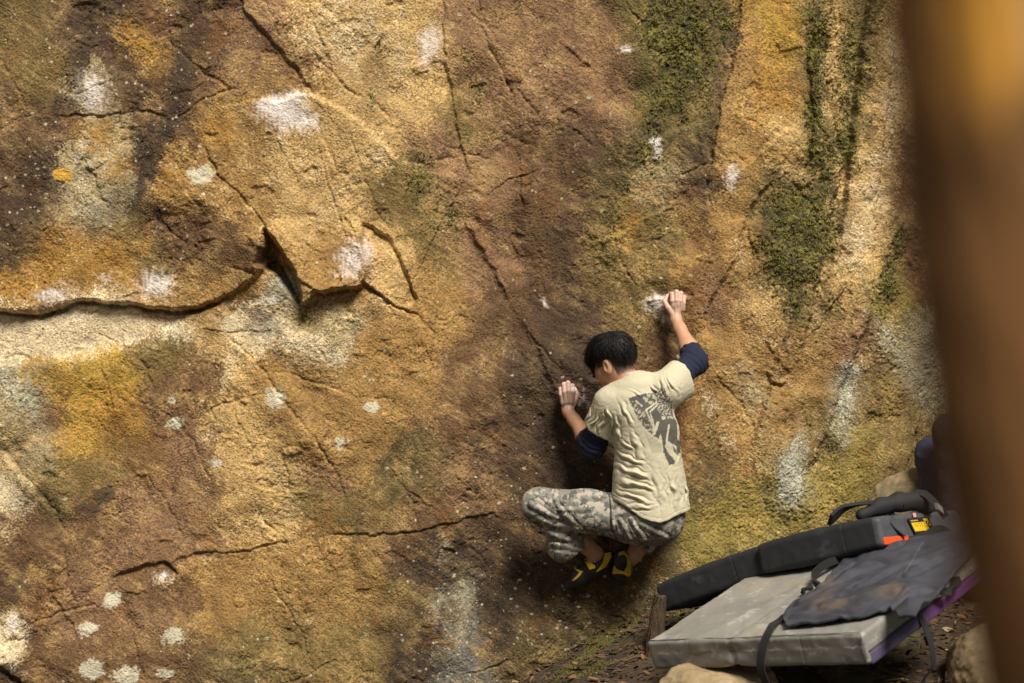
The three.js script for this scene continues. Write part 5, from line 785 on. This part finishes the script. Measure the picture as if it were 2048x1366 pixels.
// ------------------------------------------------------------------ litter
{
  const r = rng(91), leafShape = new THREE.Shape(); leafShape.moveTo(0, -.5); leafShape.bezierCurveTo(.36, -.3, .40, .2, 0, .5); leafShape.bezierCurveTo(-.40, .2, -.36, -.3, 0, -.5);
  const leaf = new THREE.ShapeGeometry(leafShape, 4); leaf.rotateX(-Math.PI / 2); { const p = leaf.attributes.position; for (let i = 0; i < p.count; i++) p.setY(i, .5 * p.getX(i) * p.getX(i) + .18 * p.getZ(i) * p.getZ(i)); leaf.computeVertexNormals(); }
  const N = 7000, im = new THREE.InstancedMesh(leaf, std({ color: 0xffffff, side: THREE.DoubleSide, roughness: .9 }), N), o = new THREE.Object3D(), col = new THREE.Color();
  for (let k = 0; k < N; k++) {
    const x = -.3 + r() * 2.9, z = -.05 + Math.pow(r(), 1.2) * 2.4, s = .010 + .030 * Math.pow(r(), 2.2); o.position.set(x, groundY(x, z) + .004 + r() * .012, z); o.rotation.set((r() - .5) * 1.1, r() * 6.28, (r() - .5) * 1.1); o.scale.set(s, s, s * (1 + r())); o.updateMatrix(); im.setMatrixAt(k, o.matrix);
    const t = r(); col.setRGB(...(t < .8 ? mixC([.04, .023, .013], [.10, .055, .026], r()) : t < .97 ? mixC([.14, .07, .03], [.22, .12, .05], r()) : [.36, .28, .16])); im.setColorAt(k, col);
  }
  im.name = 'leaf_litter'; im.userData = { kind: 'stuff', label: 'brown leaf litter on the earth below the boulder', category: 'leaf litter' }; place(im);
  const tw = new THREE.CylinderGeometry(.5, .35, 1, 5, 1); tw.rotateZ(Math.PI / 2);
  const M = 2200, it = new THREE.InstancedMesh(tw, std({ color: 0xffffff }), M);
  for (let k = 0; k < M; k++) { const x = -.3 + r() * 2.9, z = -.05 + Math.pow(r(), 1.2) * 2.4, l = .03 + .11 * r() * r(), w = .002 + .003 * r(); o.position.set(x, groundY(x, z) + .006 + r() * .01, z); o.rotation.set(0, r() * 6.28, (r() - .5) * .6); o.scale.set(l, w, w); o.updateMatrix(); it.setMatrixAt(k, o.matrix); const q = r(); col.setRGB(.07 + .13 * q, .045 + .08 * q, .025 + .045 * q); it.setColorAt(k, col); }
  it.name = 'twig_litter'; it.userData = { kind: 'stuff', label: 'fine dry twigs strewn over the earth', category: 'twigs' }; place(it);
  // moss cushions at the foot of the face
  const blade = new THREE.ConeGeometry(.5, 1, 4, 1); blade.translate(0, .5, 0);
  const K = 5200, mo = new THREE.InstancedMesh(blade, std({ color: 0xffffff, roughness: 1 }), K); let n = 0, tries = 0;
  while (n < K) { const x = .05 + r() * .7, z = .02 + r() * .75; if (fbm(x * 4 + 3, z * 4, 3) + .5 * Math.exp(-Math.pow((x - .40) / .14, 2) - Math.pow((z - .28) / .16, 2)) < .16 + r() * .12) { if (++tries > 400000) break; continue; } const s = .006 + .012 * r(); o.position.set(x, groundY(x, z) - .003, z); o.rotation.set((r() - .5) * 1.2, r() * 6, (r() - .5) * 1.2); o.scale.set(s * .5, s, s * .5); o.updateMatrix(); mo.setMatrixAt(n, o.matrix); const q = r(); col.setRGB(.055 + .10 * q, .055 + .09 * q, .010 + .015 * q); mo.setColorAt(n, col); n++; }
  mo.count = n;
  mo.name = 'moss'; mo.userData = { kind: 'stuff', label: 'yellow green moss cushions on the earth under the climber', category: 'moss' }; place(mo);
  // single pieces that can be told apart
  const twig = (pts, r0, label, c = [.30, .19, .10]) => { const P = pts.map(([u, v, l = .01]) => { const w = onGround(u, v); return [w.x, w.y + l, w.z]; }); const m = new THREE.Mesh(tube(P, [r0, r0 * .8, r0 * .4], 7, 30), std({ color: lin(...c) })); m.name = numbered('fallen_branch'); tag(m, label, 'branch'); place(m); };
  twig([[1030, 1376, .02], [1052, 1346, .03], [1078, 1326, .03], [1110, 1317, .01]], .0055, 'pale curved bare branch at the bottom edge below the climber');
  twig([[1050, 1372], [1066, 1358, .01], [1082, 1342, .01]], .0035, 'short thin branch beside the pale curved branch', [.22, .14, .07]);
  twig([[1128, 1308], [1160, 1297, .015], [1185, 1286, .012]], .004, 'dark fallen branch next to the orange leaf', [.10, .06, .03]);
  twig([[1228, 1302], [1248, 1282, .02], [1276, 1262, .03], [1292, 1256, .02]], .0035, 'thin reddish branch reaching the stump', [.20, .10, .05]);
  twig([[1210, 1282], [1232, 1276, .02], [1256, 1268, .02]], .004, 'straight tan branch lying along the foot of the rock', [.36, .24, .12]);
  const oneLeaf = (u, v, s, c, label) => { const w = onGround(u, v), g = leaf.clone(); g.scale(s, s, s); const m = new THREE.Mesh(g, std({ color: lin(...c), side: THREE.DoubleSide })); m.name = numbered('fallen_leaf'); m.position.set(w.x, w.y + .014, w.z); m.rotation.set(.7, u, .2); tag(m, label, 'leaf'); place(m); };
  oneLeaf(1127, 1301, .034, [.50, .26, .07], 'orange fallen leaf at the end of the dark branch'); oneLeaf(1205, 1308, .024, [.55, .47, .26], 'small pale fallen leaf on the moss'); oneLeaf(1125, 1318, .020, [.55, .42, .16], 'tiny yellow fallen leaf above the pale branch'); oneLeaf(1330, 1353, .034, [.36, .20, .07], 'brown fallen leaf left of the tan rock'); oneLeaf(1265, 1266, .030, [.42, .24, .12], 'tan curled leaf by the stump foot');
  // dark folded cloth at the lower edge
  const w = onGround(1216, 1362), b = fromWorld(w.x, w.y, w.z), e = ell(add3(b, [.0, .015, 0]), AX, [.10, .05, .07]);
  const cl = rockThing('folded_cloth', b, 'dark navy cloth corner at the bottom edge, left of the pads', 'cloth');
  part(cl, 'cloth', surface((x, y, z) => e(x, y, z) + .012 * n3(x * 16, y * 16, z * 16) + .004 * Math.abs(n3(x * 50, y * 30, z * 30)), add3(b, [-.12, -.06, -.1]), add3(b, [.12, .09, .1]), .005, () => [.022, .022, .040], .03), clothMat);
}
// ------------------------------------------------------------------ the sitting person, mostly behind the trunk
{
  const hip = J(1995, 985, .42), kA = J(1866, 912, .34), kB = J(1906, 866, .56), fA = J(1878, 1050, .42), fB = J(1912, 1048, .62), shL = J(1985, 812, .50), shR = J(2040, 815, .30), neckP = J(2015, 792, .40), C = J(2005, 728, .42);
  const head = headShape(C, [-.9, -.15, .2], [0, 1, 0]);
  const p = rockThing('person', add3(hip, [0, -.3, 0]), 'person in dark trousers and jacket sitting with knees up behind the tree trunk', 'person');
  const hA = J(1915, 905, .45), hB = J(1925, 890, .60), eA = J(1975, 890, .30), eB = J(1978, 888, .60);
  const fing = (h, s) => join(.006, ball(h, .030), ...[0, 1, 2, 3].map(k => chain([[add3(h, [-.01, .02 - k * .016, s * .01]), .010], [add3(h, [-.045, .022 - k * .018, s * .012]), .009], [add3(h, [-.060, .012 - k * .018, -s * .01]), .008]])), chain([[add3(h, [0, .025, -s * .015]), .011], [add3(h, [-.03, .04, -s * .02]), .009]]));
  const hands = [fing(hA, 1), fing(hB, 1)], feetS = join(.02, cap(fA, .04, add3(fA, [-.16, -.03, 0]), .03), cap(fB, .04, add3(fB, [-.16, -.03, 0]), .03));
  const bodyS = join(.03, head.sdf, cap(head.at(-.02, -.07, 0), .05, neckP, .055), cap(neckP, .08, hip, .11), cap(shL, .05, shR, .05), cap(hip, .08, kA, .055), cap(hip, .08, kB, .055), cap(kA, .05, fA, .035), cap(kB, .05, fB, .035), cap(shR, .045, eA, .038), cap(eA, .037, hA, .024), cap(shL, .045, eB, .038), cap(eB, .037, hB, .024));
  const [lo, hi] = bounds([hip, kA, kB, fA, fB, shL, shR, C, hA], .19);
  part(p, 'body', surface((x, y, z) => smin(smin(bodyS(x, y, z), hands[0](x, y, z), .01), hands[1](x, y, z), .01), lo, hi, .007, () => [.48, .28, .17]), skinMat);
  part(p, 'hair', surface(hairShape(head, 1, (a, c) => a > .05 ? .03 : a > -.04 ? .0 : -.06), add3(C, [-.17, -.15, -.17]), add3(C, [.17, .17, .17]), .006, () => [.014, .011, .010]), hairMat);
  const jacket = join(.05, cap(neckP, .09, hip, .145), cap(shL, .075, shR, .075), cap(shR, .07, eA, .06), cap(eA, .058, lerp3(eA, hA, .85), .045), cap(shL, .07, eB, .06), cap(eB, .058, lerp3(eB, hB, .85), .045));
  part(p, 'jacket', surface((x, y, z) => smax(jacket(x, y, z) + .006 * n3(x * 14, y * 18, z * 14) + .004 * Math.abs(n3(x * 30, y * 30, z * 30)), -cap(neckP, .06, C, .05)(x, y, z), .01), lo, hi, .008, () => [.040, .028, .038]), clothMat);
  const jeans = join(.04, cap(hip, .13, lerp3(hip, kA, .4), .095), cap(lerp3(hip, kA, .4), .095, kA, .072), cap(hip, .13, kB, .078), chain([[kA, .072], [fA, .064]]), chain([[kB, .076], [fB, .066]]));
  part(p, 'jeans', surface((x, y, z) => jeans(x, y, z) + .006 * n3(x * 14, y * 14, z * 14) + .005 * Math.abs(n3(x * 20 + y * 10, y * 24, z * 20)), lo, hi, .007, (x, y, z) => { const k = 1 + .3 * n3(x * 30, y * 30, z * 30); return z > .47 ? [.040 * k, .030 * k, .042 * k] : [.026 * k, .042 * k, .085 * k]; }), clothMat);  // one pair of jeans: far leg painted skylit blue, near leg browned by blur
  part(p, 'shoe', surface((x, y, z) => feetS(x, y, z) - .012, lo, hi, .008, () => [.05, .035, .025]), rubberMat);
}
// ------------------------------------------------------------------ the tree trunk close to the camera
{
  const TD = .98, zt = DIST - TD, T = (u, v) => { const k = (TD / DIST) / 450; return [(u - 1024) * k, (683 - v) * k, zt]; };
  const R = .055, offs = R / ((TD / DIST) / 450), edge = [[1660, -1900], [1732, -700], [1786, 0], [1846, 500], [1892, 900], [1985, 1366], [2090, 1900], [2240, 3000], [2400, 4600]].map(([u, v]) => T(u + offs, v)), curve = new THREE.CatmullRomCurve3(edge.map(p => toWorld(p))), n = 220, seg = 72, P = [], Cc = [], I = [], fr = curve.computeFrenetFrames(n);
  for (let i = 0; i <= n; i++) {
    const p = curve.getPointAt(i / n), tl = i / n, v = chartV(fromWorld(p.x, p.y, p.z)[1], zt);
    for (let j = 0; j <= seg; j++) {
      const a = j / seg * 2 * Math.PI, dx = Math.cos(a), dz = Math.sin(a), ridge = Math.abs(n3(dx * 3.4, p.y * 3.5, dz * 3.4)) + .5 * Math.abs(n3(dx * 9, p.y * 8, dz * 9)), r = R * (1 + .25 * sstep(.75, 1, tl)) + .010 * ridge + .010 * n3(dx * .9 + 3, p.y * 2.2, dz * .9) + .004 * n3(dx * 20, p.y * 26, dz * 20);
      const x = p.x + dx * r, z = p.z + dz * r; P.push(x, p.y, z);
      const f = n3(dx * 6, p.y * 7, dz * 6), rr = fromWorld(x, p.y, z), u = 1024 + (x) / ((TD / DIST) / 450), vv = 683 - rr[1] / ((TD / DIST) / 450);
      let c = mixC([.105, .045, .014], [.235, .110, .032], clamp(.4 + .9 * ridge + .6 * f, 0, 1));
      const w = .10 * n2(u / 60, vv / 60), orange = 1 - sstep(.35, 1.35, Math.hypot((u - 1955) / 105, (vv - 70) / 210) + w * 3 + .3 * f), litGrey = 1 - sstep(.3, 1.3, Math.hypot((u - 2080) / 100, (vv - 110) / 260) + w * 3 + .3 * f), knot = 1 - sstep(.55, 1.05, Math.hypot((u - 2015) / 60, (vv - 270) / 90) + w * 2);
      c = mixC(c, [.62, .30, .035], orange * .85); c = mixC(c, [.42, .29, .19], litGrey * .8); c = mixC(c, [.045, .026, .012], knot * .85); Cc.push(...c);  // upper right painted paler grey, as the sunlit side of the bark
    }
    if (i) for (let j = 0; j < seg; j++) { const a = (i - 1) * (seg + 1) + j, b = a + seg + 1; I.push(a, b, a + 1, a + 1, b, b + 1); }
  }
  const g = new THREE.BufferGeometry(); g.setAttribute('position', new THREE.Float32BufferAttribute(P, 3)); g.setAttribute('color', new THREE.Float32BufferAttribute(Cc, 3)); g.setIndex(I); g.computeVertexNormals();
  const t = new THREE.Group(); t.name = 'tree'; const b = curve.getPointAt(1); t.position.copy(b); g.translate(-b.x, -b.y, -b.z);
  tag(t, 'blurred brown tree trunk with an orange patch close to the camera', 'tree'); const m = new THREE.Mesh(g, std({ vertexColors: true, roughness: .95, side: THREE.DoubleSide })); m.name = 'trunk'; t.add(m); place(t);
}
renderer.render(scene, camera);
